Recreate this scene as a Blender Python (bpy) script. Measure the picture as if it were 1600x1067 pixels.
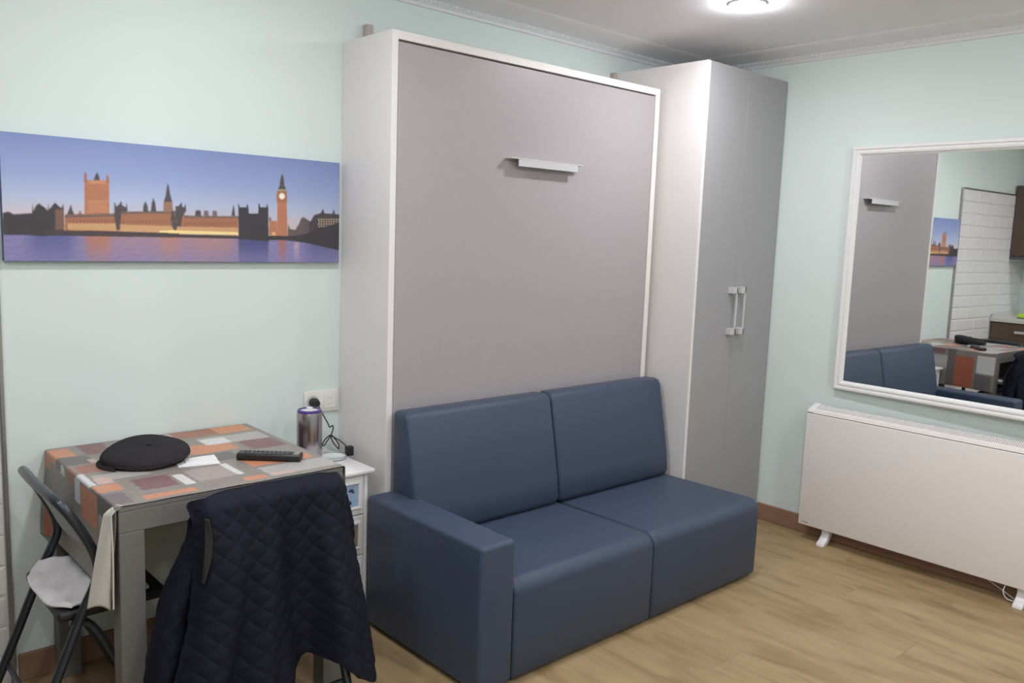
import bpy, bmesh, math, random
import numpy as np
from mathutils import Vector, Matrix

# ------------------------------------------------------------------ scene reset
for _o in list(bpy.data.objects):
    bpy.data.objects.remove(_o, do_unlink=True)
scene = bpy.context.scene
COL = scene.collection
random.seed(7)

# ------------------------------------------------------------------ camera
FPX = 1309.6
cam_data = bpy.data.cameras.new('camera')
cam_data.sensor_fit = 'HORIZONTAL'
cam_data.sensor_width = 36.0
cam_data.lens = 36.0 * FPX / 1600.0
cam_data.clip_start = 0.02
cam = bpy.data.objects.new('camera', cam_data)
COL.objects.link(cam)
_rt = Vector((0.74111458, -0.67042689, 0.03573453))
_up = Vector((0.05945198, 0.11855074, 0.99116658))
_fw = Vector((0.66874109, 0.73244351, -0.12771789))
_m = Matrix((( _rt.x, _up.x, -_fw.x, -1.7177),
             ( _rt.y, _up.y, -_fw.y, -2.8938),
             ( _rt.z, _up.z, -_fw.z, 1.4740),
             (0, 0, 0, 1)))
cam.matrix_world = _m
scene.camera = cam

# ------------------------------------------------------------------ world, exposure, lamp power
world = bpy.data.worlds.new('world'); scene.world = world
world.use_nodes = True
world.node_tree.nodes['Background'].inputs[0].default_value = (0.6, 0.65, 0.7, 1)
world.node_tree.nodes['Background'].inputs[1].default_value = 0.05
vs = scene.view_settings
vs.view_transform = 'Standard'
vs.look = 'None'
vs.exposure = 0.0
vs.gamma = 1.0
vs.use_curve_mapping = False
LAMP_POWER = 290.0          # emission strength of every ceiling downlight lens
LAMPS = [(1.24, -0.95), (-0.62, -0.95), (-1.9, -1.55), (1.24, -2.55), (-0.62, -2.55), (-1.9, -3.2), (0.5, -3.75)]  # last two are added out of view to brighten upright surfaces

# ------------------------------------------------------------------ room dimensions (metres)
XR = 2.237      # right wall
XL = -2.58      # left wall (kitchen)
YF = -4.30      # wall behind the camera
ZC = 2.400      # ceiling
TX0, TX1, TY0, TY1, TZ = -1.055, -0.398, -0.012, -0.697, 0.7435   # table
PRINT_SHAPES = [
 ((62, 58, 62),[(0.0009,0.3753),(0.0142,0.3877),(0.0267,0.3679),(0.0792,0.3853),(0.0773,0.2104),(0.0313,0.2177),(-0.0011,0.212)]),
 ((62, 58, 62),[(0.0696,0.4004),(0.0716,0.4657),(0.0728,0.4008),(0.0799,0.4452),(0.0866,0.4625),(0.0924,0.4471),(0.1021,0.4266),(0.1069,0.4053),(0.1089,0.4714),(0.1104,0.4168),(0.1191,0.4509),(0.1261,0.474),(0.1342,0.4476),(0.1409,0.432),(0.1457,0.4714),(0.147,0.3995),(0.1462,0.2492),(0.1371,0.2205),(0.0997,0.2011),(0.07,0.2044)]),
 ((118, 88, 76),[(0.1248,0.4187),(0.1466,0.4217),(0.1463,0.2603),(0.1245,0.2529)]),
 ((164, 108, 82),[(0.1489,0.3831),(0.2992,0.4099),(0.298,0.2563),(0.1476,0.2493)]),
 ((205, 158, 112),[(0.1551,0.3114),(0.2967,0.3237),(0.2962,0.2597),(0.1546,0.2577)]),
 ((78, 72, 74),[(0.1537,0.3804),(0.1596,0.4234),(0.1648,0.4665),(0.1685,0.4135),(0.1731,0.385)]),
 ((130, 96, 84),[(0.1821,0.3839),(0.1873,0.4227),(0.1919,0.3851)]),
 ((182, 118, 88),[(0.1983,0.3893),(0.2008,0.6646),(0.2078,0.6683),(0.2652,0.6777),(0.2629,0.4008)]),
 ((164, 108, 82),[(0.1992,0.6509),(0.2005,0.7148),(0.2039,0.7412),(0.2069,0.7161),(0.207,0.6524)]),
 ((164, 108, 82),[(0.257,0.659),(0.2574,0.7045),(0.2608,0.7279),(0.2646,0.7003),(0.265,0.6606)]),
 ((78, 72, 74),[(0.2241,0.6716),(0.2287,0.7097),(0.2343,0.7412),(0.2387,0.7084),(0.2406,0.6727)]),
 ((206, 140, 104),[(0.2077,0.6526),(0.2248,0.6717),(0.2535,0.6696),(0.2569,0.6476),(0.2076,0.6436)]),
 ((196, 132, 98),[(0.2092,0.5091),(0.2595,0.5171),(0.2586,0.4117),(0.2083,0.4052)]),
 ((112, 92, 88),[(0.1488,0.3753),(0.2843,0.4034),(0.2841,0.3826),(0.1486,0.3553)]),
 ((78, 72, 74),[(0.276,0.3816),(0.2768,0.4911),(0.2791,0.503),(0.2818,0.4631),(0.2924,0.4934),(0.2962,0.5171),(0.2982,0.477),(0.3078,0.461),(0.3103,0.5077),(0.3128,0.4326),(0.3029,0.4081),(0.2952,0.3839),(0.2944,0.2677),(0.2813,0.2642)]),
 ((164, 108, 82),[(0.2955,0.4164),(0.4586,0.4447),(0.4577,0.2576),(0.2906,0.258)]),
 ((112, 92, 88),[(0.2974,0.4236),(0.4587,0.4519),(0.4586,0.4301),(0.2972,0.4016)]),
 ((205, 158, 112),[(0.291,0.3139),(0.458,0.316),(0.4577,0.26),(0.2906,0.2604)]),
 ((252, 224, 150),[(0.4019,0.2747),(0.4578,0.2697),(0.4577,0.2576),(0.3979,0.2575)]),
 ((78, 72, 74),[(0.3546,0.4311),(0.3565,0.4855),(0.3625,0.524),(0.368,0.4812),(0.37,0.4331)]),
 ((78, 72, 74),[(0.3762,0.4339),(0.3798,0.5066),(0.3848,0.557),(0.39,0.5081),(0.3927,0.4361)]),
 ((150, 112, 94),[(0.4124,0.4339),(0.4137,0.5296),(0.4393,0.5335),(0.4404,0.4423)]),
 ((78, 72, 74),[(0.4137,0.5236),(0.4195,0.5722),(0.4231,0.6384),(0.4269,0.6927),(0.431,0.6399),(0.4339,0.5806),(0.4392,0.5275)]),
 ((74, 64, 64),[(0.1002,0.2452),(0.1476,0.2526),(0.2905,0.2557),(0.4577,0.2551),(0.4575,0.221),(0.2903,0.2184),(0.1473,0.2213),(0.0999,0.2177)]),
 ((78, 72, 74),[(0.4329,0.3803),(0.4401,0.4708),(0.4457,0.3917),(0.4485,0.4919),(0.4569,0.4931),(0.4665,0.5295),(0.4683,0.4897),(0.4737,0.4854),(0.478,0.5262),(0.4797,0.4561),(0.4716,0.4099),(0.4678,0.3037),(0.4591,0.2627),(0.4457,0.2616),(0.4376,0.3109)]),
 ((164, 108, 82),[(0.4682,0.4044),(0.6416,0.4272),(0.6413,0.2512),(0.4591,0.2526)]),
 ((116, 96, 92),[(0.4734,0.4151),(0.5058,0.414),(0.6416,0.4272),(0.6416,0.4094),(0.4732,0.3889)]),
 ((78, 72, 74),[(0.5058,0.414),(0.5078,0.4599),(0.5164,0.4661),(0.5234,0.4619),(0.5249,0.4163)]),
 ((118, 104, 108),[(0.5319,0.4171),(0.5335,0.4633),(0.5468,0.465),(0.5481,0.4191)]),
 ((118, 104, 108),[(0.5583,0.4172),(0.5602,0.4668),(0.573,0.4665),(0.575,0.4172)]),
 ((205, 158, 112),[(0.4526,0.3124),(0.6414,0.3199),(0.6413,0.2776),(0.4491,0.2719)]),
 ((252, 224, 150),[(0.4258,0.2799),(0.6413,0.2776),(0.6413,0.2512),(0.4256,0.252)]),
 ((78, 72, 74),[(0.6192,0.4277),(0.623,0.4856),(0.626,0.5382),(0.6296,0.4865),(0.6317,0.4261)]),
 ((70, 60, 60),[(0.4223,0.2447),(0.6413,0.2481),(0.6412,0.2195),(0.4221,0.2148)]),
 ((58, 56, 60),[(0.6415,0.53),(0.643,0.5491),(0.6466,0.5098),(0.6679,0.5128),(0.6705,0.5501),(0.675,0.5138),(0.6764,0.4558),(0.7075,0.4597),(0.7084,0.5505),(0.7115,0.5562),(0.7145,0.5194),(0.7345,0.5222),(0.7376,0.5602),(0.7415,0.5232),(0.7429,0.1992),(0.6423,0.2143)]),
 ((120, 104, 104),[(0.743,0.3941),(0.7446,0.4321),(0.7508,0.4274),(0.7524,0.3951)]),
 ((182, 118, 88),[(0.7442,0.3942),(0.7717,0.3972),(0.7717,0.2556),(0.7441,0.259)]),
 ((182, 118, 88),[(0.7728,0.5763),(0.8055,0.5813),(0.8088,0.2528),(0.7721,0.2502)]),
 ((164, 108, 82),[(0.7705,0.6623),(0.7728,0.6842),(0.8062,0.6902),(0.8071,0.5815),(0.7705,0.5727)]),
 ((150, 160, 120),[(0.7728,0.6982),(0.8046,0.704),(0.8062,0.687),(0.7721,0.6809)]),
 ((78, 72, 74),[(0.7744,0.6985),(0.7807,0.7342),(0.7835,0.8048),(0.7894,0.8491),(0.795,0.8072),(0.7974,0.7374),(0.8038,0.7039)]),
 ((250, 244, 224),[(0.799,0.6368),(0.7978,0.623),(0.7946,0.612),(0.7899,0.6062),(0.785,0.6071),(0.781,0.6144),(0.7787,0.6264),(0.7787,0.6404),(0.7809,0.6531),(0.785,0.6618),(0.7899,0.6643),(0.7945,0.6602),(0.7978,0.6503),(0.799,0.6369)]),
 ((228, 178, 120),[(0.7539,0.2869),(0.7657,0.2878),(0.7677,0.2597),(0.7531,0.2586)]),
 ((96, 84, 84),[(0.8097,0.2529),(0.8104,0.3795),(0.8169,0.3251),(0.836,0.3158),(0.8503,0.3836),(0.8564,0.4286),(0.8646,0.4462),(0.8875,0.4098),(0.8878,0.253)]),
 ((70, 64, 68),[(0.8855,0.3984),(0.8938,0.4161),(0.9042,0.4677),(0.9296,0.4934),(0.9372,0.5395),(0.9433,0.4895),(0.9727,0.4898),(0.9777,0.5428),(0.9831,0.4888),(1.0042,0.4857),(1.0063,0.296),(0.8857,0.2865)]),
 ((208, 186, 158),[(0.9191,0.4336),(0.9238,0.4341),(0.9238,0.4217),(0.9191,0.4212)]),
 ((208, 186, 158),[(0.9285,0.4346),(0.9332,0.4352),(0.9332,0.4227),(0.9285,0.4222)]),
 ((208, 186, 158),[(0.9379,0.4357),(0.9426,0.4362),(0.9426,0.4238),(0.9379,0.4232)]),
 ((208, 186, 158),[(0.9473,0.4368),(0.952,0.4373),(0.9521,0.4248),(0.9473,0.4243)]),
 ((208, 186, 158),[(0.9568,0.4378),(0.9615,0.4384),(0.9616,0.4259),(0.9568,0.4253)]),
 ((208, 186, 158),[(0.9663,0.4389),(0.9711,0.4395),(0.9711,0.4269),(0.9663,0.4264)]),
 ((208, 186, 158),[(0.9759,0.44),(0.9807,0.4406),(0.9807,0.428),(0.9759,0.4275)]),
 ((208, 186, 158),[(0.9855,0.4411),(0.9903,0.4416),(0.9904,0.4291),(0.9855,0.4285)]),
 ((208, 186, 158),[(0.9951,0.4422),(1.0,0.4427),(1.0,0.4301),(0.9952,0.4296)]),
 ((208, 186, 158),[(0.9209,0.4112),(0.9255,0.4117),(0.9256,0.3993),(0.9209,0.3988)]),
 ((208, 186, 158),[(0.9302,0.4122),(0.9349,0.4127),(0.935,0.4003),(0.9303,0.3998)]),
 ((208, 186, 158),[(0.9396,0.4133),(0.9444,0.4138),(0.9444,0.4013),(0.9397,0.4008)]),
 ((208, 186, 158),[(0.9491,0.4143),(0.9538,0.4148),(0.9539,0.4023),(0.9491,0.4018)]),
 ((208, 186, 158),[(0.9586,0.4153),(0.9633,0.4158),(0.9634,0.4033),(0.9586,0.4028)]),
 ((208, 186, 158),[(0.9681,0.4163),(0.9729,0.4169),(0.9729,0.4043),(0.9682,0.4038)]),
 ((208, 186, 158),[(0.9777,0.4174),(0.9825,0.4179),(0.9825,0.4053),(0.9777,0.4048)]),
 ((208, 186, 158),[(0.9873,0.4184),(0.9922,0.4189),(0.9922,0.4063),(0.9874,0.4058)]),
 ((208, 186, 158),[(0.997,0.4195),(1.0018,0.42),(1.0019,0.4074),(0.997,0.4068)]),
 ((208, 186, 158),[(0.9192,0.3885),(0.9239,0.389),(0.9239,0.3766),(0.9192,0.3761)]),
 ((208, 186, 158),[(0.9286,0.3895),(0.9333,0.3899),(0.9333,0.3775),(0.9286,0.377)]),
 ((208, 186, 158),[(0.938,0.3904),(0.9427,0.3909),(0.9427,0.3784),(0.938,0.378)]),
 ((208, 186, 158),[(0.9474,0.3914),(0.9522,0.3919),(0.9522,0.3794),(0.9475,0.3789)]),
 ((208, 186, 158),[(0.9569,0.3924),(0.9617,0.3929),(0.9617,0.3803),(0.957,0.3799)]),
 ((208, 186, 158),[(0.9665,0.3934),(0.9712,0.3939),(0.9713,0.3813),(0.9665,0.3808)]),
 ((208, 186, 158),[(0.976,0.3944),(0.9808,0.3948),(0.9809,0.3823),(0.9761,0.3818)]),
 ((208, 186, 158),[(0.9856,0.3953),(0.9905,0.3958),(0.9905,0.3832),(0.9857,0.3827)]),
 ((208, 186, 158),[(0.9953,0.3963),(1.0002,0.3968),(1.0002,0.3842),(0.9954,0.3837)]),
 ((208, 186, 158),[(0.921,0.3661),(0.9256,0.3666),(0.9257,0.3541),(0.921,0.3537)]),
 ((208, 186, 158),[(0.9303,0.367),(0.935,0.3675),(0.9351,0.355),(0.9304,0.3546)]),
 ((208, 186, 158),[(0.9398,0.3679),(0.9445,0.3684),(0.9445,0.3559),(0.9398,0.3555)]),
 ((208, 186, 158),[(0.9492,0.3689),(0.954,0.3693),(0.954,0.3568),(0.9492,0.3564)]),
 ((208, 186, 158),[(0.9587,0.3698),(0.9635,0.3703),(0.9635,0.3577),(0.9588,0.3573)]),
 ((60, 56, 60),[(0.7429,0.2535),(0.8056,0.2559),(0.8381,0.2583),(0.8794,0.286),(0.93,0.3466),(1.0081,0.4115),(1.0091,0.1226),(0.9737,0.1557),(0.9304,0.1878),(0.867,0.2067),(0.8056,0.2173),(0.7429,0.2079)]),
 ((140, 88, 70),[(0.1588,0.3397),(0.1622,0.3401),(0.162,0.3121),(0.1585,0.3118)]),
 ((140, 88, 70),[(0.1678,0.3407),(0.1713,0.3411),(0.171,0.3131),(0.1675,0.3127)]),
 ((140, 88, 70),[(0.1768,0.3417),(0.1803,0.3421),(0.18,0.314),(0.1766,0.3136)]),
 ((140, 88, 70),[(0.1859,0.3427),(0.1894,0.3431),(0.1892,0.3149),(0.1856,0.3146)]),
 ((140, 88, 70),[(0.195,0.3438),(0.1986,0.3442),(0.1983,0.3159),(0.1948,0.3155)]),
 ((140, 88, 70),[(0.2042,0.3448),(0.2078,0.3452),(0.2075,0.3168),(0.204,0.3165)]),
 ((140, 88, 70),[(0.2134,0.3458),(0.217,0.3462),(0.2168,0.3178),(0.2132,0.3174)]),
 ((140, 88, 70),[(0.2227,0.3469),(0.2263,0.3473),(0.2261,0.3188),(0.2225,0.3184)]),
 ((140, 88, 70),[(0.2321,0.3479),(0.2357,0.3483),(0.2354,0.3197),(0.2318,0.3193)]),
 ((140, 88, 70),[(0.2414,0.3489),(0.245,0.3493),(0.2448,0.3207),(0.2412,0.3203)]),
 ((140, 88, 70),[(0.2509,0.35),(0.2545,0.3504),(0.2543,0.3217),(0.2506,0.3213)]),
 ((140, 88, 70),[(0.2603,0.351),(0.264,0.3515),(0.2638,0.3227),(0.2601,0.3223)]),
 ((140, 88, 70),[(0.2699,0.3521),(0.2735,0.3525),(0.2733,0.3236),(0.2696,0.3233)]),
 ((140, 88, 70),[(0.2988,0.3553),(0.3017,0.3557),(0.3015,0.3266),(0.2985,0.3262)]),
 ((140, 88, 70),[(0.3077,0.3563),(0.3107,0.3567),(0.3105,0.3275),(0.3075,0.3272)]),
 ((140, 88, 70),[(0.3168,0.3573),(0.3198,0.3577),(0.3196,0.3284),(0.3166,0.3281)]),
 ((140, 88, 70),[(0.3258,0.3584),(0.3289,0.3587),(0.3287,0.3294),(0.3256,0.3291)]),
 ((140, 88, 70),[(0.335,0.3594),(0.338,0.3597),(0.3378,0.3303),(0.3348,0.33)]),
 ((140, 88, 70),[(0.3441,0.3604),(0.3472,0.3607),(0.347,0.3313),(0.3439,0.3309)]),
 ((140, 88, 70),[(0.3533,0.3614),(0.3564,0.3618),(0.3562,0.3322),(0.3531,0.3319)]),
 ((140, 88, 70),[(0.3626,0.3625),(0.3657,0.3628),(0.3655,0.3332),(0.3624,0.3329)]),
 ((140, 88, 70),[(0.3719,0.3635),(0.375,0.3638),(0.3748,0.3341),(0.3717,0.3338)]),
 ((140, 88, 70),[(0.3813,0.3645),(0.3844,0.3649),(0.3842,0.3351),(0.3811,0.3348)]),
 ((140, 88, 70),[(0.3907,0.3656),(0.3938,0.3659),(0.3936,0.3361),(0.3905,0.3358)]),
 ((140, 88, 70),[(0.4001,0.3666),(0.4033,0.367),(0.4031,0.3371),(0.3999,0.3367)]),
 ((140, 88, 70),[(0.4096,0.3677),(0.4128,0.3681),(0.4126,0.338),(0.4094,0.3377)]),
 ((140, 88, 70),[(0.4192,0.3688),(0.4224,0.3691),(0.4222,0.339),(0.419,0.3387)]),
 ((140, 88, 70),[(0.4288,0.3698),(0.432,0.3702),(0.4318,0.34),(0.4286,0.3397)]),
 ((140, 88, 70),[(0.4384,0.3709),(0.4416,0.3713),(0.4415,0.341),(0.4383,0.3407)]),
 ((140, 88, 70),[(0.4481,0.372),(0.4514,0.3724),(0.4512,0.342),(0.448,0.3417)]),
 ((140, 88, 70),[(0.4765,0.355),(0.4799,0.3554),(0.4798,0.3301),(0.4764,0.3298)]),
 ((140, 88, 70),[(0.4847,0.3559),(0.4881,0.3563),(0.488,0.3309),(0.4845,0.3306)]),
 ((140, 88, 70),[(0.4929,0.3568),(0.4963,0.3571),(0.4962,0.3318),(0.4928,0.3314)]),
 ((140, 88, 70),[(0.5011,0.3576),(0.5046,0.358),(0.5045,0.3326),(0.501,0.3322)]),
 ((140, 88, 70),[(0.5094,0.3585),(0.5129,0.3589),(0.5128,0.3334),(0.5093,0.3331)]),
 ((140, 88, 70),[(0.5177,0.3594),(0.5212,0.3598),(0.5211,0.3342),(0.5176,0.3339)]),
 ((140, 88, 70),[(0.5261,0.3603),(0.5296,0.3607),(0.5295,0.3351),(0.526,0.3347)]),
 ((140, 88, 70),[(0.5345,0.3612),(0.538,0.3616),(0.5379,0.3359),(0.5344,0.3356)]),
 ((140, 88, 70),[(0.5429,0.3621),(0.5464,0.3624),(0.5463,0.3367),(0.5428,0.3364)]),
 ((140, 88, 70),[(0.5514,0.363),(0.5549,0.3634),(0.5548,0.3376),(0.5513,0.3372)]),
 ((140, 88, 70),[(0.5599,0.3639),(0.5635,0.3643),(0.5634,0.3384),(0.5598,0.3381)]),
 ((140, 88, 70),[(0.5684,0.3648),(0.572,0.3652),(0.5719,0.3393),(0.5684,0.3389)]),
 ((140, 88, 70),[(0.577,0.3657),(0.5806,0.3661),(0.5805,0.3401),(0.5769,0.3398)]),
 ((140, 88, 70),[(0.5856,0.3666),(0.5892,0.367),(0.5892,0.341),(0.5856,0.3407)]),
 ((140, 88, 70),[(0.5943,0.3675),(0.5979,0.3679),(0.5979,0.3419),(0.5942,0.3415)]),
 ((140, 88, 70),[(0.603,0.3685),(0.6066,0.3688),(0.6066,0.3427),(0.6029,0.3424)]),
 ((140, 88, 70),[(0.6117,0.3694),(0.6154,0.3698),(0.6153,0.3436),(0.6117,0.3432)]),
 ((140, 88, 70),[(0.6205,0.3703),(0.6242,0.3707),(0.6241,0.3445),(0.6205,0.3441)]),
 ((140, 88, 70),[(0.6293,0.3713),(0.633,0.3716),(0.633,0.3454),(0.6293,0.345)]),
]
CLOTH_PATCHES = [
 ((206, 136, 100),-1.080,-1.002,-0.137,-0.027),
 ((104, 98, 96),-1.086,-0.980,-0.239,-0.137),
 ((126, 84, 86),-0.975,-0.897,-0.144,-0.009),
 ((208, 176, 164),-0.992,-0.970,-0.243,-0.198),
 ((160, 104, 82),-1.047,-0.928,-0.346,-0.261),
 ((178, 174, 170),-1.032,-0.889,-0.450,-0.382),
 ((222, 220, 220),-1.067,-1.044,-0.480,-0.348),
 ((208, 176, 164),-1.037,-0.996,-0.478,-0.416),
 ((206, 136, 100),-1.059,-0.994,-0.559,-0.488),
 ((112, 100, 104),-1.065,-1.010,-0.679,-0.577),
 ((126, 84, 86),-0.960,-0.859,-0.598,-0.485),
 ((222, 220, 220),-0.849,-0.820,-0.613,-0.500),
 ((206, 136, 100),-0.980,-0.839,-0.679,-0.643),
 ((168, 152, 150),-0.808,-0.693,-0.603,-0.480),
 ((222, 220, 220),-0.692,-0.671,-0.603,-0.469),
 ((206, 136, 100),-0.719,-0.560,-0.324,-0.213),
 ((104, 98, 96),-0.727,-0.604,-0.436,-0.340),
 ((160, 104, 82),-0.681,-0.538,-0.109,-0.009),
 ((214, 142, 98),-0.538,-0.415,-0.106,-0.011),
 ((208, 176, 164),-0.730,-0.682,-0.163,-0.017),
 ((178, 174, 170),-0.633,-0.414,-0.237,-0.136),
 ((222, 220, 220),-0.633,-0.548,-0.231,-0.155),
 ((126, 84, 86),-0.534,-0.414,-0.367,-0.242),
 ((206, 136, 100),-0.623,-0.420,-0.552,-0.468),
 ((178, 174, 170),-0.619,-0.387,-0.667,-0.568),
 ((206, 136, 100),-0.698,-0.629,-0.677,-0.637),
 ((208, 176, 164),-0.608,-0.544,-0.671,-0.639),
 ((140, 126, 124),-0.819,-0.703,-0.675,-0.618),
 ((206, 136, 100),-1.110,-1.077,-0.059,0.041),
 ((222, 220, 220),-1.091,-1.063,-0.229,-0.190),
 ((160, 104, 82),-1.099,-1.055,-0.333,-0.254),
 ((222, 220, 220),-1.136,-1.067,-0.386,-0.333),
 ((206, 136, 100),-1.167,-1.071,-0.540,-0.393),
 ((104, 98, 96),-1.123,-1.060,-0.659,-0.543),
 ((178, 174, 170),-1.179,-1.115,-0.644,-0.554),
 ((196, 110, 80),-1.340,-1.180,-0.120,-0.025),
]

# ------------------------------------------------------------------ helpers
def lin(c):
    r = []
    for v in c:
        v = v / 255.0
        r.append(v / 12.92 if v <= 0.04045 else ((v + 0.055) / 1.055) ** 2.4)
    return tuple(r)

OFF = {}

def link(o):
    COL.objects.link(o)
    return o

def meta(o, label=None, cat=None, group=None, kind=None):
    if label: o['label'] = label
    if cat: o['category'] = cat
    if group: o['group'] = group
    if kind: o['kind'] = kind
    return o

def thing(name, label, cat, loc=(0, 0, 0), group=None, rotz=0.0):
    o = bpy.data.objects.new(name, None)
    o.empty_display_size = 0.05
    o.location = loc
    o.rotation_euler = (0, 0, rotz)
    link(o)
    OFF[o.name] = Vector(loc)
    return meta(o, label, cat, group)

def mesh_obj(name, me, mat, parent=None, smooth=False, local=False):
    o = bpy.data.objects.new(name, me)
    if mat is not None and not me.materials:
        me.materials.append(mat)
    if smooth:
        for p in me.polygons: p.use_smooth = True
    link(o)
    if parent is not None:
        o.parent = parent
        off = OFF.get(parent.name, Vector((0, 0, 0)))
        OFF[o.name] = off.copy()
        if not local:
            me.transform(Matrix.Translation(-off))
    else:
        OFF[o.name] = Vector((0, 0, 0))
    return o

def obj(name, bm, mat, parent=None, smooth=False, local=False):
    bmesh.ops.recalc_face_normals(bm, faces=bm.faces[:])
    me = bpy.data.meshes.new(name)
    bm.to_mesh(me); bm.free()
    o = mesh_obj(name, me, mat, parent, False, local)
    if smooth:
        sm = 40 if smooth is True else smooth
        for p in me.polygons: p.use_smooth = True
        try:
            me.set_sharp_from_angle(angle=math.radians(sm))
        except Exception:
            pass
    return o

def box(bm, x0, x1, y0, y1, z0, z1, bev=0.0, seg=2):
    t = bmesh.new()
    bmesh.ops.create_cube(t, size=1.0)
    for v in t.verts:
        v.co = Vector((x0 + (v.co.x + .5) * (x1 - x0), y0 + (v.co.y + .5) * (y1 - y0), z0 + (v.co.z + .5) * (z1 - z0)))
    if bev > 0:
        bmesh.ops.bevel(t, geom=t.edges[:], offset=bev, segments=seg, profile=0.5, affect='EDGES')
    merge(bm, t)
    return bm

def merge(bm, t, mat=None):
    me = bpy.data.meshes.new('tmp')
    t.to_mesh(me); t.free()
    if mat is not None: me.transform(mat)
    bm.from_mesh(me)
    bpy.data.meshes.remove(me)

def nbox(*a, **k):
    return box(bmesh.new(), *a, **k)

def cyl(bm, p0, p1, r0, r1=None, seg=16, cap=True):
    r1 = r0 if r1 is None else r1
    p0 = Vector(p0); p1 = Vector(p1)
    d = p1 - p0
    t = bmesh.new()
    bmesh.ops.create_cone(t, cap_ends=cap, segments=seg, radius1=r0, radius2=r1, depth=d.length)
    q = Vector((0, 0, 1)).rotation_difference(d.normalized())
    merge(bm, t, Matrix.Translation((p0 + p1) / 2) @ q.to_matrix().to_4x4())
    return bm

def smooth_path(pts, n=6):
    pts = [Vector(p) for p in pts]
    out = []
    for i in range(len(pts) - 1):
        a = pts[max(i - 1, 0)]; b = pts[i]; c = pts[i + 1]; d = pts[min(i + 2, len(pts) - 1)]
        for k in range(n):
            t = k / n
            out.append(0.5 * ((2 * b) + (c - a) * t + (2 * a - 5 * b + 4 * c - d) * t * t + (3 * b - a - 3 * c + d) * t ** 3))
    out.append(pts[-1])
    return out

def tube(bm, pts, r, seg=8, closed=False):
    pts = [Vector(p) for p in pts]
    n = len(pts)
    rings = []
    ref = None
    for i, p in enumerate(pts):
        if closed:
            d = (pts[(i + 1) % n] - pts[i - 1]).normalized()
        else:
            d = (pts[min(i + 1, n - 1)] - pts[max(i - 1, 0)]).normalized()
        if ref is None:
            ref = d.orthogonal().normalized()
        ref = (ref - d * ref.dot(d)).normalized()
        b = d.cross(ref)
        rr = r[i] if isinstance(r, (list, tuple)) else r
        rings.append([bm.verts.new(p + (ref * math.cos(2 * math.pi * k / seg) + b * math.sin(2 * math.pi * k / seg)) * rr) for k in range(seg)])
    m = n if closed else n - 1
    for i in range(m):
        A = rings[i]; B = rings[(i + 1) % n]
        for k in range(seg):
            bm.faces.new((A[k], A[(k + 1) % seg], B[(k + 1) % seg], B[k]))
    if not closed:
        bm.faces.new(rings[0][::-1]); bm.faces.new(rings[-1])
    return bm

def lathe(bm, prof, cx, cy, z0=0.0, seg=32):
    rings = []
    for (r, z) in prof:
        if r < 1e-6:
            rings.append([bm.verts.new((cx, cy, z0 + z))])
        else:
            rings.append([bm.verts.new((cx + r * math.cos(2 * math.pi * k / seg), cy + r * math.sin(2 * math.pi * k / seg), z0 + z)) for k in range(seg)])
    for A, B in zip(rings[:-1], rings[1:]):
        for k in range(seg):
            k2 = (k + 1) % seg
            if len(A) == 1 and len(B) == 1: continue
            if len(A) == 1: bm.faces.new((A[0], B[k2], B[k]))
            elif len(B) == 1: bm.faces.new((A[k], A[k2], B[0]))
            else: bm.faces.new((A[k], A[k2], B[k2], B[k]))
    return bm

def prism(bm, prof, axis, a, b, bev=0.0, seg=3):
    """extrude a 2-D profile; axis x: prof=(y,z); axis y: prof=(x,z); axis z: prof=(x,y)"""
    t = bmesh.new()
    def P(q, s):
        return {'x': (s, q[0], q[1]), 'y': (q[0], s, q[1]), 'z': (q[0], q[1], s)}[axis]
    A = [t.verts.new(P(q, a)) for q in prof]; B = [t.verts.new(P(q, b)) for q in prof]
    n = len(prof)
    t.faces.new(A); t.faces.new(B[::-1])
    for i in range(n):
        t.faces.new((A[i], B[i], B[(i + 1) % n], A[(i + 1) % n]))
    bmesh.ops.recalc_face_normals(t, faces=t.faces[:])
    if bev > 0:
        bmesh.ops.bevel(t, geom=t.edges[:], offset=bev, segments=seg, profile=0.5, affect='EDGES')
    merge(bm, t)
    return bm

def grid_mesh(name, P, colors=None):
    """P: (n,m,3) array of points -> mesh with optional point colours (n,m,3 linear)"""
    n, m = P.shape[:2]
    me = bpy.data.meshes.new(name)
    idx = np.arange(n * m).reshape(n, m)
    f = np.stack([idx[:-1, :-1], idx[1:, :-1], idx[1:, 1:], idx[:-1, 1:]], -1).reshape(-1, 4)
    me.vertices.add(n * m)
    me.vertices.foreach_set('co', P.astype(np.float32).ravel())
    me.loops.add(f.size)
    me.loops.foreach_set('vertex_index', f.astype(np.int32).ravel())
    me.polygons.add(len(f))
    me.polygons.foreach_set('loop_start', np.arange(0, f.size, 4, dtype=np.int32))
    me.polygons.foreach_set('loop_total', np.full(len(f), 4, dtype=np.int32))
    me.update(calc_edges=True)
    me.validate()
    if colors is not None:
        at = me.color_attributes.new('tint', 'FLOAT_COLOR', 'POINT')
        c = np.ones((n * m, 4), np.float32); c[:, :3] = colors.reshape(-1, 3)
        at.data.foreach_set('color', c.ravel())
    return me

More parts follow.
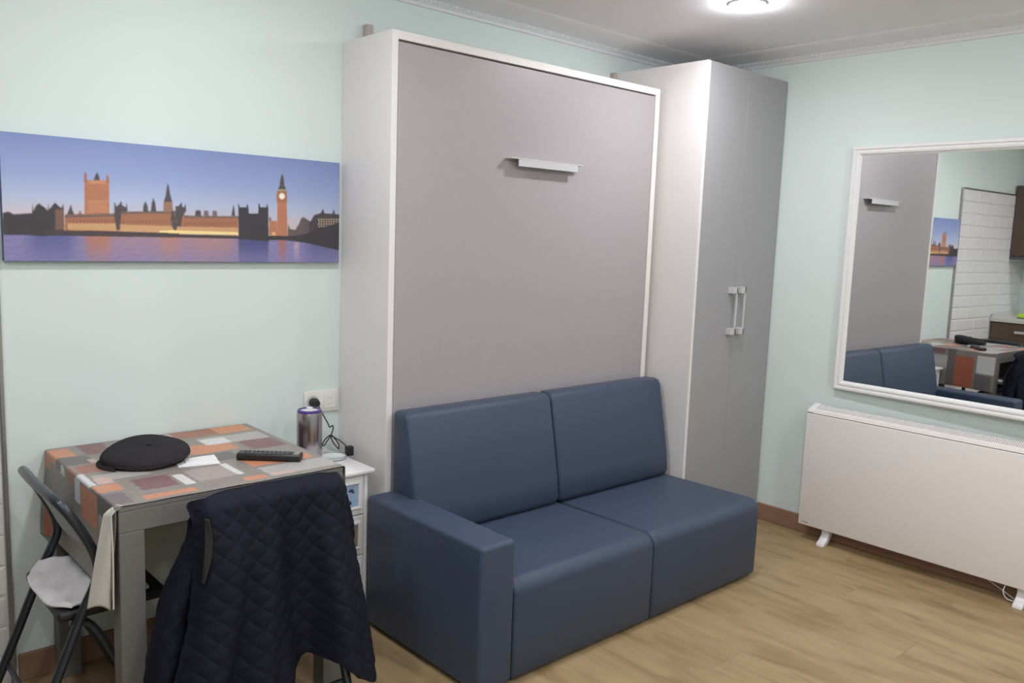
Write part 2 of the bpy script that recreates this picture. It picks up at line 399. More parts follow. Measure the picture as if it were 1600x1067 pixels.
# ------------------------------------------------------------------ materials
def mat(name, rgb, rough=0.5, metal=0.0, noise=0.0, nscale=20.0, bump=0.0, bscale=60.0, spec=0.5, coat=0.0, stretch=None, sheen=0.0):
    m = bpy.data.materials.new(name)
    m.use_nodes = True
    nt = m.node_tree; N = nt.nodes; L = nt.links
    b = N['Principled BSDF']
    b.inputs['Base Color'].default_value = (*rgb, 1)
    b.inputs['Roughness'].default_value = rough
    b.inputs['Metallic'].default_value = metal
    b.inputs['Specular IOR Level'].default_value = spec
    if coat: b.inputs['Coat Weight'].default_value = coat
    if sheen:
        b.inputs['Sheen Weight'].default_value = sheen
    tc = N.new('ShaderNodeTexCoord')
    src = tc.outputs['Object']
    if stretch:
        mp = N.new('ShaderNodeMapping'); mp.inputs['Scale'].default_value = stretch
        L.new(src, mp.inputs['Vector']); src = mp.outputs['Vector']
    n1 = N.new('ShaderNodeTexNoise'); n1.inputs['Scale'].default_value = nscale; n1.inputs['Detail'].default_value = 4
    L.new(src, n1.inputs['Vector'])
    hs = N.new('ShaderNodeMix'); hs.data_type = 'RGBA'
    k = noise
    hs.inputs['A'].default_value = (*[max(0, c * (1 - k)) for c in rgb], 1)
    hs.inputs['B'].default_value = (*[min(1, c * (1 + k)) for c in rgb], 1)
    L.new(n1.outputs['Fac'], hs.inputs['Factor'])
    L.new(hs.outputs['Result'], b.inputs['Base Color'])
    if bump > 0:
        n2 = N.new('ShaderNodeTexNoise'); n2.inputs['Scale'].default_value = bscale; n2.inputs['Detail'].default_value = 3
        L.new(src, n2.inputs['Vector'])
        bp = N.new('ShaderNodeBump'); bp.inputs['Strength'].default_value = bump; bp.inputs['Distance'].default_value = 0.002
        L.new(n2.outputs['Fac'], bp.inputs['Height'])
        L.new(bp.outputs['Normal'], b.inputs['Normal'])
    return m

def tint_mat(name, rough=0.6, bump=0.15, bscale=400.0, spec=0.3):
    m = bpy.data.materials.new(name); m.use_nodes = True
    nt = m.node_tree; N = nt.nodes; L = nt.links
    b = N['Principled BSDF']
    a = N.new('ShaderNodeAttribute'); a.attribute_name = 'tint'
    L.new(a.outputs['Color'], b.inputs['Base Color'])
    b.inputs['Roughness'].default_value = rough
    b.inputs['Specular IOR Level'].default_value = spec
    tc = N.new('ShaderNodeTexCoord')
    n2 = N.new('ShaderNodeTexNoise'); n2.inputs['Scale'].default_value = bscale
    L.new(tc.outputs['Object'], n2.inputs['Vector'])
    bp = N.new('ShaderNodeBump'); bp.inputs['Strength'].default_value = bump; bp.inputs['Distance'].default_value = 0.001
    L.new(n2.outputs['Fac'], bp.inputs['Height']); L.new(bp.outputs['Normal'], b.inputs['Normal'])
    return m

def wood_mat(name, c_dark, c_mid, c_light, axis='y', rough=0.45):
    m = bpy.data.materials.new(name); m.use_nodes = True
    nt = m.node_tree; N = nt.nodes; L = nt.links
    b = N['Principled BSDF']; b.inputs['Roughness'].default_value = rough
    b.inputs['Specular IOR Level'].default_value = 0.35
    tc = N.new('ShaderNodeTexCoord'); oi = N.new('ShaderNodeObjectInfo')
    geo = N.new('ShaderNodeNewGeometry')
    ad = N.new('ShaderNodeVectorMath'); ad.operation = 'ADD'
    mulr = N.new('ShaderNodeVectorMath'); mulr.operation = 'SCALE'; mulr.inputs[0].default_value = (7.3, 3.1, 5.7)
    L.new(oi.outputs['Random'], mulr.inputs['Scale'])
    L.new(geo.outputs['Position'], ad.inputs[0]); L.new(mulr.outputs['Vector'], ad.inputs[1])
    def nz(sc, scale, det=4, dist=0.0):
        mp = N.new('ShaderNodeMapping'); mp.inputs['Scale'].default_value = sc
        L.new(ad.outputs['Vector'], mp.inputs['Vector'])
        n = N.new('ShaderNodeTexNoise'); n.inputs['Scale'].default_value = scale; n.inputs['Detail'].default_value = det
        n.inputs['Distortion'].default_value = dist
        L.new(mp.outputs['Vector'], n.inputs['Vector']); return n
    st = (1, 0.20, 1) if axis == 'y' else (0.20, 1, 1)
    g1 = nz(st, 14, 5, 0.6)
    r1 = N.new('ShaderNodeValToRGB')
    e = r1.color_ramp.elements
    e[0].position = 0.30; e[0].color = (*c_dark, 1)
    e[1].position = 0.72; e[1].color = (*c_light, 1)
    k = e.new(0.48); k.color = (*c_mid, 1)
    L.new(g1.outputs['Fac'], r1.inputs['Fac'])
    # dark knots / streaks
    st2 = (1, 0.34, 1) if axis == 'y' else (0.34, 1, 1)
    g2 = nz(st2, 9, 3, 0.5)
    r2 = N.new('ShaderNodeValToRGB')
    r2.color_ramp.elements[0].position = 0.62; r2.color_ramp.elements[0].color = (1, 1, 1, 1)
    r2.color_ramp.elements[1].position = 0.80; r2.color_ramp.elements[1].color = (0.60, 0.52, 0.46, 1)
    L.new(g2.outputs['Fac'], r2.inputs['Fac'])
    mx = N.new('ShaderNodeMix'); mx.data_type = 'RGBA'; mx.blend_type = 'MULTIPLY'; mx.inputs['Factor'].default_value = 0.8
    L.new(r1.outputs['Color'], mx.inputs['A']); L.new(r2.outputs['Color'], mx.inputs['B'])
    # plank-to-plank tone
    hsv = N.new('ShaderNodeHueSaturation')
    mr = N.new('ShaderNodeMapRange'); mr.inputs['To Min'].default_value = 0.97; mr.inputs['To Max'].default_value = 1.03
    L.new(oi.outputs['Random'], mr.inputs['Value']); L.new(mr.outputs['Result'], hsv.inputs['Value'])
    L.new(mx.outputs['Result'], hsv.inputs['Color'])
    L.new(hsv.outputs['Color'], b.inputs['Base Color'])
    bp = N.new('ShaderNodeBump'); bp.inputs['Strength'].default_value = 0.12; bp.inputs['Distance'].default_value = 0.001
    L.new(g1.outputs['Fac'], bp.inputs['Height']); L.new(bp.outputs['Normal'], b.inputs['Normal'])
    return m

def emit_mat(name, rgb, strength):
    m = bpy.data.materials.new(name); m.use_nodes = True
    b = m.node_tree.nodes['Principled BSDF']
    b.inputs['Base Color'].default_value = (0.9, 0.9, 0.9, 1)
    b.inputs['Emission Color'].default_value = (*rgb, 1)
    b.inputs['Emission Strength'].default_value = strength
    return m

M = {}
M['mint'] = mat('mint_paint', (0.69, 0.775, 0.745), 0.75, noise=0.02, nscale=3, bump=0.08, bscale=90, spec=0.25)
M['ceiling'] = mat('ceiling_paint', (0.91, 0.90, 0.93), 0.9, noise=0.02, nscale=3, spec=0.2)
M['cornice'] = mat('cornice_plaster', (0.88, 0.87, 0.895), 0.8, noise=0.02, spec=0.2)
M['floor'] = wood_mat('oak_laminate', lin((142, 118, 86)), lin((161, 137, 102)), lin((174, 150, 114)))
M['subfloor'] = mat('plank_joint', lin((124, 102, 74)), 0.8, noise=0.1)
M['skirting'] = mat('brown_skirting', lin((146, 112, 90)), 0.5, noise=0.15, nscale=8, stretch=(6, .6, 12))
M['tile'] = mat('white_tile', (0.80, 0.79, 0.78), 0.22, noise=0.03, nscale=4)
M['grout'] = mat('grout', (0.72, 0.71, 0.70), 0.9, noise=0.05)
M['alu'] = mat('brushed_trim', (0.42, 0.40, 0.39), 0.35, 0.9, noise=0.08)
M['whitelam'] = mat('white_laminate', (0.785, 0.75, 0.73), 0.45, noise=0.02, nscale=30, spec=0.35)
M['greylam'] = mat('grey_laminate', (0.385, 0.350, 0.362), 0.42, noise=0.03, nscale=40, spec=0.4)
M['greydoor'] = mat('grey_door_laminate', (0.345, 0.340, 0.350), 0.42, noise=0.03, nscale=40, spec=0.4)
M['darkgap'] = mat('dark_carcass', (0.10, 0.095, 0.10), 0.8, noise=0.05)
M['handle'] = mat('pale_metal_handle', (0.60, 0.59, 0.60), 0.35, 0.2, noise=0.02)
M['sofa'] = mat('blue_upholstery', (0.035, 0.055, 0.100), 0.5, noise=0.10, nscale=350, bump=0.22, bscale=900, spec=0.5, sheen=0.05)
M['sofadark'] = mat('sofa_foot', (0.02, 0.02, 0.022), 0.7, noise=0.05)
M['whitepaint'] = mat('white_gloss_paint', (0.80, 0.79, 0.785), 0.35, noise=0.02)
M['heater'] = mat('heater_enamel', (0.86, 0.815, 0.79), 0.4, noise=0.02, spec=0.4)
M['heatgrille'] = mat('heater_grille', (0.42, 0.41, 0.40), 0.6, noise=0.02)
M['table'] = mat('grey_table_laminate', (0.175, 0.168, 0.160), 0.45, noise=0.10, nscale=60, spec=0.4, stretch=(1, 1, 4))
M['steel'] = mat('dark_tube_steel', (0.055, 0.065, 0.078), 0.28, 0.6, noise=0.05)
M['blackpad'] = mat('black_vinyl', (0.016, 0.016, 0.018), 0.5, noise=0.1, nscale=80, bump=0.2, bscale=300)
M['backpanel'] = mat('grey_back_panel', (0.27, 0.31, 0.315), 0.4, noise=0.05)
M['whitecloth'] = mat('white_cotton', (0.80, 0.79, 0.80), 0.85, noise=0.04, nscale=30, bump=0.4, bscale=120)
M['lining'] = mat('cream_lining', (0.60, 0.58, 0.53), 0.8, noise=0.05, bump=0.2, bscale=200)
M['jacket'] = mat('navy_quilt', (0.0055, 0.0070, 0.0165), 0.7, noise=0.25, nscale=90, bump=0.25, bscale=300, spec=0.2)
M['jacketlining'] = mat('dark_brown_lining', (0.014, 0.012, 0.012), 0.7, noise=0.2)
M['cap'] = mat('black_wool', (0.028, 0.026, 0.028), 0.9, noise=0.35, nscale=160, bump=0.6, bscale=420, spec=0.15)
M['black'] = mat('black_plastic', (0.015, 0.015, 0.016), 0.4, noise=0.05)
M['rubber'] = mat('grey_button', (0.09, 0.09, 0.095), 0.6, noise=0.05)
M['silverprint'] = mat('silver_strip', (0.35, 0.34, 0.34), 0.3, 0.6, noise=0.05)
M['paper'] = mat('white_paper', (0.80, 0.80, 0.80), 0.7, noise=0.03)
M['chrome'] = mat('polished_chrome', (0.40, 0.365, 0.385), 0.24, 1.0, noise=0.03)
M['purple'] = mat('purple_plastic', (0.10, 0.05, 0.26), 0.35, noise=0.05)
M['glasswhite'] = mat('white_ceramic', (0.78, 0.80, 0.80), 0.2, noise=0.02)
M['greyrim'] = mat('grey_rim', (0.30, 0.32, 0.32), 0.4, noise=0.03)
M['cream'] = mat('cream_plastic', (0.80, 0.78, 0.73), 0.35, noise=0.02)
M['creamdark'] = mat('socket_recess', (0.62, 0.60, 0.56), 0.4, noise=0.02)
M['bluepic'] = mat('pale_blue_print', lin((150, 172, 200)), 0.4, noise=0.25, nscale=9)
M['brownpic'] = mat('sepia_print', lin((150, 132, 112)), 0.4, noise=0.4, nscale=14)
M['darkleaf'] = mat('dark_leaf_print', lin((58, 64, 86)), 0.5, noise=0.2)
M['bracket'] = mat('brown_bracket', lin((182, 168, 162)), 0.6, noise=0.06)
M['wenge'] = mat('brown_oak_front', lin((92, 76, 66)), 0.5, noise=0.25, nscale=14, stretch=(1, 1, .12))
M['worktop'] = mat('pale_worktop', (0.66, 0.645, 0.62), 0.35, noise=0.08, nscale=90)
M['lime'] = mat('lime_sponge', (0.52, 0.78, 0.06), 0.8, noise=0.15, nscale=90)
M['green'] = mat('green_scourer', (0.08, 0.25, 0.08), 0.95, noise=0.3, nscale=200)
M['print'] = tint_mat('canvas_print', 0.6, 0.15, 700)
M['clothprint'] = tint_mat('oilcloth_print', 0.38, 0.1, 200, 0.45)
M['canvasside'] = mat('canvas_edge', lin((120, 130, 170)), 0.7, noise=0.1)
M['led'] = emit_mat('led_lens', (0.97, 0.97, 1.01), LAMP_POWER)
mg = bpy.data.materials.new('mirror_glass'); mg.use_nodes = True
_b = mg.node_tree.nodes['Principled BSDF']
_b.inputs['Base Color'].default_value = (0.80, 0.815, 0.81, 1); _b.inputs['Metallic'].default_value = 1.0; _b.inputs['Roughness'].default_value = 0.012
M['mirror'] = mg

# ------------------------------------------------------------------ room shell
def struct(name, bm, m, label=None, cat=None):
    o = obj(name, bm, m)
    meta(o, label, cat, None, 'structure')
    return o

floor = struct('floor', nbox(XL, XR, YF, 0, -0.08, -0.004), M['subfloor'], 'pale oak laminate floor of long planks', 'floor')
wall_back = struct('wall_back', nbox(XL - .1, XR + .1, 0, 0.1, -0.08, ZC + .08), M['mint'], 'mint green painted wall behind the bed and canvas', 'wall')
wall_right = struct('wall_right', nbox(XR, XR + .1, YF, 0, -0.08, ZC + .08), M['mint'], 'mint green painted wall holding the white mirror', 'wall')
wall_left = struct('wall_left', nbox(XL - .1, XL, YF, 0, -0.08, ZC + .08), M['mint'], 'mint green wall behind the brown kitchen units', 'wall')
wall_front = struct('wall_front', nbox(XL - .1, XR + .1, YF - .1, YF, -0.08, ZC + .08), M['mint'], 'mint green wall facing the sofa from across the room', 'wall')
ceiling = struct('ceiling', nbox(XL, XR, YF, 0, ZC, ZC + .08), M['ceiling'], 'off white plaster ceiling with a flat cornice', 'ceiling')

# planks, running towards the back wall
PW, PL, GAP = 0.192, 1.28, 0.0007
plank_cache = {}
ix = 0
x = XL
while x < XR - 0.01:
    w = min(PW, XR - x)
    y = YF - (0.0, 0.52, 0.9, 0.27, 0.71)[ix % 5]
    while y < -0.001:
        a = max(y, YF); b = min(y + PL, 0.0)
        if b - a > 0.02:
            key = (round(w, 4), round(b - a, 3))
            if key not in plank_cache:
                t = nbox(GAP / 2, w - GAP / 2, GAP / 2, (b - a) - GAP / 2, -0.012, 0.0)
                me = bpy.data.meshes.new('plank')
                top = [e for e in t.edges if all(v.co.z > -0.001 for v in e.verts)]
                bmesh.ops.bevel(t, geom=top, offset=0.0004, segments=1, affect='EDGES')
                bmesh.ops.recalc_face_normals(t, faces=t.faces[:])
                t.to_mesh(me); t.free(); me.materials.append(M['floor'])
                plank_cache[key] = me
            o = bpy.data.objects.new('plank', plank_cache[key]); link(o)
            o.parent = floor; o.location = (x, a, 0)
        y += PL
    x += PW; ix += 1

# cornice along the ceiling (flat, wide) with a row of beads
def cornice(name, along, lo, hi, wall, sgn, label):
    prof = [(0.0, 2.370), (0.012, 2.370), (0.022, 2.378), (0.040, 2.384), (0.060, 2.391), (0.20, 2.3945), (0.225, 2.3962), (0.246, 2.3995), (0.246, ZC), (0.0, ZC)]
    prof = [(wall + sgn * d, z) for d, z in prof]
    bm = bmesh.new()
    prism(bm, prof, along, lo, hi)
    o = struct(name, bm, M['cornice'], label, 'cornice')
    bd = bmesh.new()
    n = int((hi - lo) / 0.022)
    for i in range(n):
        s = lo + (i + .5) * (hi - lo) / n
        t = bmesh.new(); bmesh.ops.create_icosphere(t, subdivisions=1, radius=0.0045)
        d = wall + sgn * 0.050
        merge(bd, t, Matrix.Translation((s, d, 2.3875) if along == 'x' else (d, s, 2.3875)))
    b_ = obj('bead_row', bd, M['cornice'], o, smooth=180); b_['kind'] = 'stuff'
cornice('trim_1', 'x', XL, XR, 0.0, -1, 'pale beaded cornice above the bed and canvas wall')
cornice('trim_2', 'y', YF, -0.24, XR, -1, 'pale beaded cornice above the mirror wall')

def skirting(name, x0, x1, y0, y1, label):
    bm = nbox(x0, x1, y0, y1, 0.0, 0.090, 0.004, 2)
    return struct(name, bm, M['skirting'], label, 'baseboard')
skirting('baseboard_back', -1.158, -0.003, -0.014, 0.0, 'brown wooden baseboard under the table')
skirting('baseboard_right', XR - .014, XR, YF + .02, -0.575, 'brown wooden baseboard behind the white heater')

# tiled kitchen end of the back wall: running-bond white tiles, metal edge strip
TW, TH, TG = 0.30, 0.0985, 0.0022
tx_r, tx_l, tz_t = -1.180, XL, 1.970
struct_t = obj('tile_bed', nbox(tx_l + .001, tx_r, -0.006, 0.0, 0.0, tz_t), M['grout'], wall_back)
tile_cache = {}
r = 0; z = tz_t
while z > 0.02:
    h = min(TH, z)
    xx = tx_r - 0.002 + (0.15 if r % 2 else 0.0)
    while xx > tx_l + 0.005:
        a = max(xx - TW, tx_l + 0.002); b = min(xx, tx_r - 0.002)
        if b - a > 0.03:
            key = (round(b - a, 3), round(h, 3))
            if key not in tile_cache:
                t = bmesh.new()
                w_, h_ = b - a - TG, h - TG; c_ = 0.011
                o0 = [t.verts.new((px_, 0, pz_)) for px_, pz_ in ((0, 0), (w_, 0), (w_, h_), (0, h_))]
                o1 = [t.verts.new((px_, -0.004, pz_)) for px_, pz_ in ((0, 0), (w_, 0), (w_, h_), (0, h_))]
                o2 = [t.verts.new((px_, -0.0065, pz_)) for px_, pz_ in ((c_, c_), (w_ - c_, c_), (w_ - c_, h_ - c_), (c_, h_ - c_))]
                for k in range(4):
                    k2 = (k + 1) % 4
                    t.faces.new((o0[k], o0[k2], o1[k2], o1[k])); t.faces.new((o1[k], o1[k2], o2[k2], o2[k]))
                t.faces.new(o2); t.faces.new(o0[::-1])
                bmesh.ops.recalc_face_normals(t, faces=t.faces[:])
                me = bpy.data.meshes.new('tile'); t.to_mesh(me); t.free(); me.materials.append(M['tile'])
                tile_cache[key] = me
            o = bpy.data.objects.new('tile', tile_cache[key]); link(o)
            o.parent = struct_t; o.location = (a + TG / 2, -0.006, z - h + TG / 2)
        xx -= TW
    z -= TH; r += 1
eb = nbox(tx_r, tx_r + 0.012, -0.019, 0.0, 0.0, tz_t + .012, 0.002, 1)
box(eb, tx_l, tx_r, -0.019, 0.0, tz_t, tz_t + .012, 0.002, 1)
struct('trim_3', eb, M['alu'], 'brushed metal edge strip around the white tiles', 'edge strip')

# ------------------------------------------------------------------ ceiling downlights
def downlight(x, y, label):
    t = thing('ceiling_downlight', label, 'ceiling light', (x, y, ZC - .014), 'round ceiling downlights')
    bm = bmesh.new()
    lathe(bm, [(0.0655, 0.0139), (0.0655, 0.009), (0.068, 0.0075), (0.072, 0.0085), (0.075, 0.0139)], x, y, ZC - .014, 48)
    obj('rim', bm, M['whitepaint'], t, smooth=True)
    bm = bmesh.new()
    prof = [(0.065 * math.cos(a_), 0.0075 - 0.0172 * math.sin(a_)) for a_ in np.linspace(0, math.pi / 2, 8)]
    prof[-1] = (0.0, prof[-1][1])
    lathe(bm, [(0.0, 0.012), (0.065, 0.012)] + prof, x, y, ZC - .014, 40)
    obj('lens', bm, M['led'], t, smooth=60)
lamp_labels = ['lit round downlight in the ceiling in front of the wardrobe', 'lit round downlight in the ceiling above the dining table',
               'lit round downlight in the ceiling beside the kitchen units', 'lit round downlight in the ceiling out from the heater',
               'lit round downlight in the ceiling in the middle of the room', 'added unseen round downlight at the far kitchen end, for fill light',
               'added unseen round downlight near the wall facing the sofa, for fill light']
for (x, y), lb in zip(LAMPS, lamp_labels):
    downlight(x, y, lb)

# ------------------------------------------------------------------ fold-down wall bed
BW, BD, BH = 1.506, 0.336, 2.170
t = thing('wall_bed', 'tall closed fold-down wall bed with grey front in a white frame', 'wall bed', (BW / 2, -BD / 2, 0))
obj('side_panel', nbox(0, 0.026, -BD, -0.002, 0, BH, 0.0015, 1), M['whitelam'], t)
obj('side_panel', nbox(BW - .030, BW, -BD, -0.002, 0, BH, 0.0015, 1), M['whitelam'], t)
obj('top_panel', nbox(0.0265, BW - .0305, -BD, -0.002, BH - .030, BH, 0.0015, 1), M['whitelam'], t)
obj('back_panel', nbox(0.0265, BW - .0305, -0.02, -0.002, 0.0, BH - .031), M['darkgap'], t)
fp = obj('front_panel', nbox(0.030, BW - .0345, -BD + .004, -BD + .026, 0.06, BH - .0365, 0.0012, 1), M['greylam'], t)
hb = bmesh.new()
box(hb, 0.548, 0.966, -BD - .036, -BD + .004, 1.770, 1.7745, 0.0012, 1)
box(hb, 0.588, 0.932, -BD - .036, -BD - .032, 1.742, 1.770, 0.0010, 1)
h = obj('handle', hb, M['handle'], fp)
obj('fixing_bracket', nbox(0.088, 0.117, -0.030, -0.001, BH - .01, 2.249, 0.001, 1), M['bracket'], t)

# ------------------------------------------------------------------ corner wardrobe
WX0, WX1, WD, WH = 1.543, 2.224, 0.571, 2.284
t = thing('wardrobe', 'tall narrow corner wardrobe with two grey doors and white sides', 'wardrobe', ((WX0 + WX1) / 2, -WD / 2, 0))
obj('side_panel', nbox(WX0, WX0 + .019, -WD, -0.002, 0, WH, 0.0012, 1), M['whitelam'], t)
obj('side_panel', nbox(WX1 - .019, WX1, -WD + .02, -0.002, 0, WH, 0.0012, 1), M['whitelam'], t)
obj('top_panel', nbox(WX0 + .0195, WX1 - .0195, -WD + .022, -0.002, WH - .019, WH - .0005), M['whitelam'], t)
obj('carcass', nbox(WX0 + .0195, WX1 - .0195, -WD + .030, -WD + .040, 0.0, WH - .02), M['darkgap'], t)
obj('plinth', nbox(WX0 + .0195, WX1 - .0195, -WD + .010, -WD + .028, 0.0, 0.058), M['greydoor'], t)
mid = 1.878
for k, (a, b) in enumerate(((WX0 + .0200, mid - .0009), (mid + .0009, WX1))):
    d = obj('door', nbox(a, b, -WD, -WD + .019, 0.06, WH - .001, 0.0010, 1), M['greydoor'], t)
    hx0, hx1 = (1.822, 1.862) if k == 0 else (1.894, 1.934)
    bar = hx1 if k == 0 else hx1
    hb = bmesh.new()
    box(hb, bar - .008, bar, -WD - .030, -WD - .022, 1.020, 1.252, 0.001, 1)
    for z0 in (1.020, 1.222):
        box(hb, hx0, bar, -WD - .030, -WD + .001, z0, z0 + .030, 0.001, 1)
    obj('handle', hb, M['handle'], d)
obj('fixing_bracket', nbox(1.520, 1.5425, -0.028, -0.001, 2.225, 2.285, 0.001, 1), M['bracket'], t)

# ------------------------------------------------------------------ sofa
SX0, SX1, SY, SM = -0.086, 1.522, -1.005, 0.7845
ARM = 0.060
t = thing('sofa', 'navy blue upholstered two-seat sofa with one armrest', 'sofa', (0.75, -0.7, 0))
def soft_box(x0, x1, y0, y1, z0, z1, r=0.03, seg=5, crown=0.0, n=10):
    """rounded cushion block with a slightly crowned top"""
    b = nbox(x0, x1, y0, y1, z0, z1)
    bmesh.ops.bevel(b, geom=b.edges[:], offset=r, segments=seg, profile=0.5, affect='EDGES')
    if crown:
        bmesh.ops.subdivide_edges(b, edges=[e for e in b.edges if e.calc_length() > .12], cuts=n, use_grid_fill=True)
        for v in b.verts:
            if v.co.z > (z0 + z1) / 2:
                fx = 1 - abs((v.co.x - (x0 + x1) / 2) / ((x1 - x0) / 2)) ** 3
                fy = 1 - abs((v.co.y - (y0 + y1) / 2) / ((y1 - y0) / 2)) ** 3
                v.co.z += crown * max(0, fx) * max(0, fy)
    return b
obj('armrest', soft_box(SX0, ARM, SY, -0.341, 0.012, 0.500, 0.017, 4), M['sofa'], t, smooth=60)
for a, b in ((ARM + .002, SM - .002), (SM + .002, SX1)):
    # seat block: profile in y,z with a large front radius
    prof = []
    R_ = 0.050
    prof += [(-0.40, 0.012), (-0.40, 0.345)]
    for k in range(9):
        ang = math.pi / 2 * k / 8
        prof.append((SY + R_ - R_ * math.sin(ang), 0.352 - R_ + R_ * math.cos(ang)))
    prof += [(SY, 0.17), (SY + .002, 0.022), (SY + .012, 0.012)]
    bm = bmesh.new(); prism(bm, prof, 'x', a, b)
    side = [e for e in bm.edges if all(abs(v.co.x - e.verts[0].co.x) < 1e-6 for v in e.verts)]
    bmesh.ops.bevel(bm, geom=side, offset=0.014, segments=3, profile=0.5, affect='EDGES')
    obj('seat', bm, M['sofa'], t, smooth=60)
def back_cushion(x0, x1):
    prof = [(-0.343, 0.335), (-0.343, 0.795), (-0.352, 0.806), (-0.405, 0.808), (-0.425, 0.802), (-0.438, 0.785), (-0.475, 0.60), (-0.502, 0.46), (-0.512, 0.375), (-0.500, 0.352), (-0.47, 0.347)]
    bm = bmesh.new(); prism(bm, prof, 'x', x0, x1)
    side = [e for e in bm.edges if abs(e.verts[0].co.x - e.verts[1].co.x) < 1e-6]
    bmesh.ops.bevel(bm, geom=side, offset=0.020, segments=4, profile=0.5, affect='EDGES')
    return bm
obj('back_cushion', back_cushion(0.022, 0.765), M['sofa'], t, smooth=60)
obj('back_cushion', back_cushion(0.769, 1.512), M['sofa'], t, smooth=60)
for fx, fy in ((0.0, -0.95), (0.0, -0.40), (0.74, -0.95), (1.46, -0.95), (1.46, -0.46), (0.74, -0.46)):
    bm = bmesh.new(); cyl(bm, (fx, fy, 0.0), (fx, fy, 0.014), 0.022, seg=14); obj('foot', bm, M['sofadark'], t)

# ------------------------------------------------------------------ canvas print
PX0, PX1, PZ0, PZ1 = -1.1556, -0.0216, 1.3382, 1.7175
t = thing('canvas_print', 'wide canvas print of a floodlit riverside palace and clock tower at dusk', 'picture', ((PX0 + PX1) / 2, -0.0125, PZ0))
obj('stretcher', nbox(PX0, PX1, -0.0245, -0.001, PZ0, PZ1, 0.002, 2), M['canvasside'], t)

def poly_mask(S, T, pts):
    x = np.array([q[0] for q in pts]); y = np.array([q[1] for q in pts])
    m = np.zeros(S.shape, bool)
    j = len(pts) - 1
    for i in range(len(pts)):
        c = ((y[i] > T) != (y[j] > T))
        if y[i] != y[j]:
            c &= S < (x[j] - x[i]) * (T - y[i]) / (y[j] - y[i]) + x[i]
        m ^= c
        j = i
    return m

def smoothstep(a, b, x):
    q = np.clip((x - a) / (b - a), 0, 1)
    return q * q * (3 - 2 * q)

def paint_print(nx, ny, ss=2):
    s = (np.arange(nx * ss) + .5) / (nx * ss); tt = (np.arange(ny * ss) + .5) / (ny * ss)
    S, T = np.meshgrid(s, tt)
    stops = [(0.0, (216, 182, 170)), (0.28, (218, 190, 180)), (0.38, (208, 198, 206)), (0.52, (182, 194, 222)), (0.72, (154, 170, 212)), (1.0, (132, 148, 196))]
    tv = [a for a, _ in stops]
    img = np.stack([np.interp(T, tv, [c[k] for _, c in stops]) for k in range(3)], -1)
    # sky slightly deeper to the right
    img *= (1 - 0.05 * S)[..., None]
    rng = np.random.RandomState(3)
    # water
    wl = np.interp(S, [0, .42, .64, .8, .88, 1], [.205, .215, .217, .214, .19, .122])
    water = T < wl
    wc = np.stack([np.full(S.shape, v, float) for v in (138, 132, 176)], -1)
    rip = 0.5 + 0.5 * np.sin(T * 190 + 3 * np.sin(S * 37) + 2 * np.sin(S * 91 + T * 60))
    wc += (rip - .5)[..., None] * 10
    def refl(col, s0, s1, f, lo=0.0):
        w = smoothstep(s0 - f, s0 + f, S) * (1 - smoothstep(s1 - f, s1 + f, S)) * (0.35 + 0.65 * smoothstep(lo, .2, T)) * (0.8 + 0.2 * rip)
        return w[..., None], np.array(col, float)
    for col, s0, s1, f, k in (((92, 96, 146), .06, .17, .03, .8), ((178, 138, 144), .20, .64, .05, .75), ((186, 124, 98), .2, .262, .012, .8),
                              ((190, 134, 108), .40, .46, .02, .6), ((188, 140, 120), .50, .62, .04, .4), ((74, 78, 124), .642, .742, .004, .9),
                              ((178, 112, 96), .777, .804, .005, .85), ((206, 170, 184), .832, .85, .005, .7), ((84, 88, 128), .88, 1.0, .04, .7)):
        w, c = refl(col, s0, s1, f)
        wc = wc * (1 - w * k) + c * w * k
    img = np.where(water[..., None], wc, img)
    bank = (~water) & (T < np.interp(S, [0, .8, .88, 1], [.235, .235, .24, .25]))
    img = np.where(bank[..., None], np.array((72, 66, 68), float), img)
    for col, pts in PRINT_SHAPES:
        col = [c_ * .93 + 14 for c_ in col]
        x0 = min(q[0] for q in pts); x1 = max(q[0] for q in pts); y0 = min(q[1] for q in pts); y1 = max(q[1] for q in pts)
        i0 = max(0, int(x0 * nx * ss) - 1); i1 = min(nx * ss, int(x1 * nx * ss) + 2)
        j0 = max(0, int(y0 * ny * ss) - 1); j1 = min(ny * ss, int(y1 * ny * ss) + 2)
        if i1 <= i0 or j1 <= j0: continue
        m = poly_mask(S[j0:j1, i0:i1], T[j0:j1, i0:i1], pts)
        sub = img[j0:j1, i0:i1]
        c = np.array(col, float) * (1 + 0.06 * rng.randn(*m.shape))[..., None]
        sub[m] = c[m]
    img = np.clip(img, 0, 255) / 255
    l = np.where(img <= .04045, img / 12.92, ((img + .055) / 1.055) ** 2.4)
    l = l.reshape(ny, ss, nx, ss, 3).mean((1, 3))
    q = np.pad(l, ((1, 1), (1, 1), (0, 0)), mode='edge')          # the print is a little soft
    q = (q[:-2] + 2 * q[1:-1] + q[2:]) / 4
    return (q[:, :-2] + 2 * q[:, 1:-1] + q[:, 2:]) / 4
NX, NY = 620, 208
cimg = paint_print(NX, NY)
gx, gz = np.meshgrid(np.linspace(PX0 + .0012, PX1 - .0012, NX), np.linspace(PZ0 + .0012, PZ1 - .0012, NY))
P = np.stack([gx, np.full(gx.shape, -0.02475), gz], -1)
me = grid_mesh('print', P[:, ::-1], cimg[:, ::-1])
mesh_obj('print', me, M['print'], t)

# ------------------------------------------------------------------ wall mirror (hung a touch out of parallel)
MTH = math.radians(1.6)
MW, MZ0, MZ1 = 1.30, 0.771, 1.9415
t = thing('wall_mirror', 'large wall mirror in a white moulded frame above the heater', 'mirror', (XR - .004, -0.949, MZ0))
t.rotation_euler = (0, 0, math.radians(-90) - MTH)
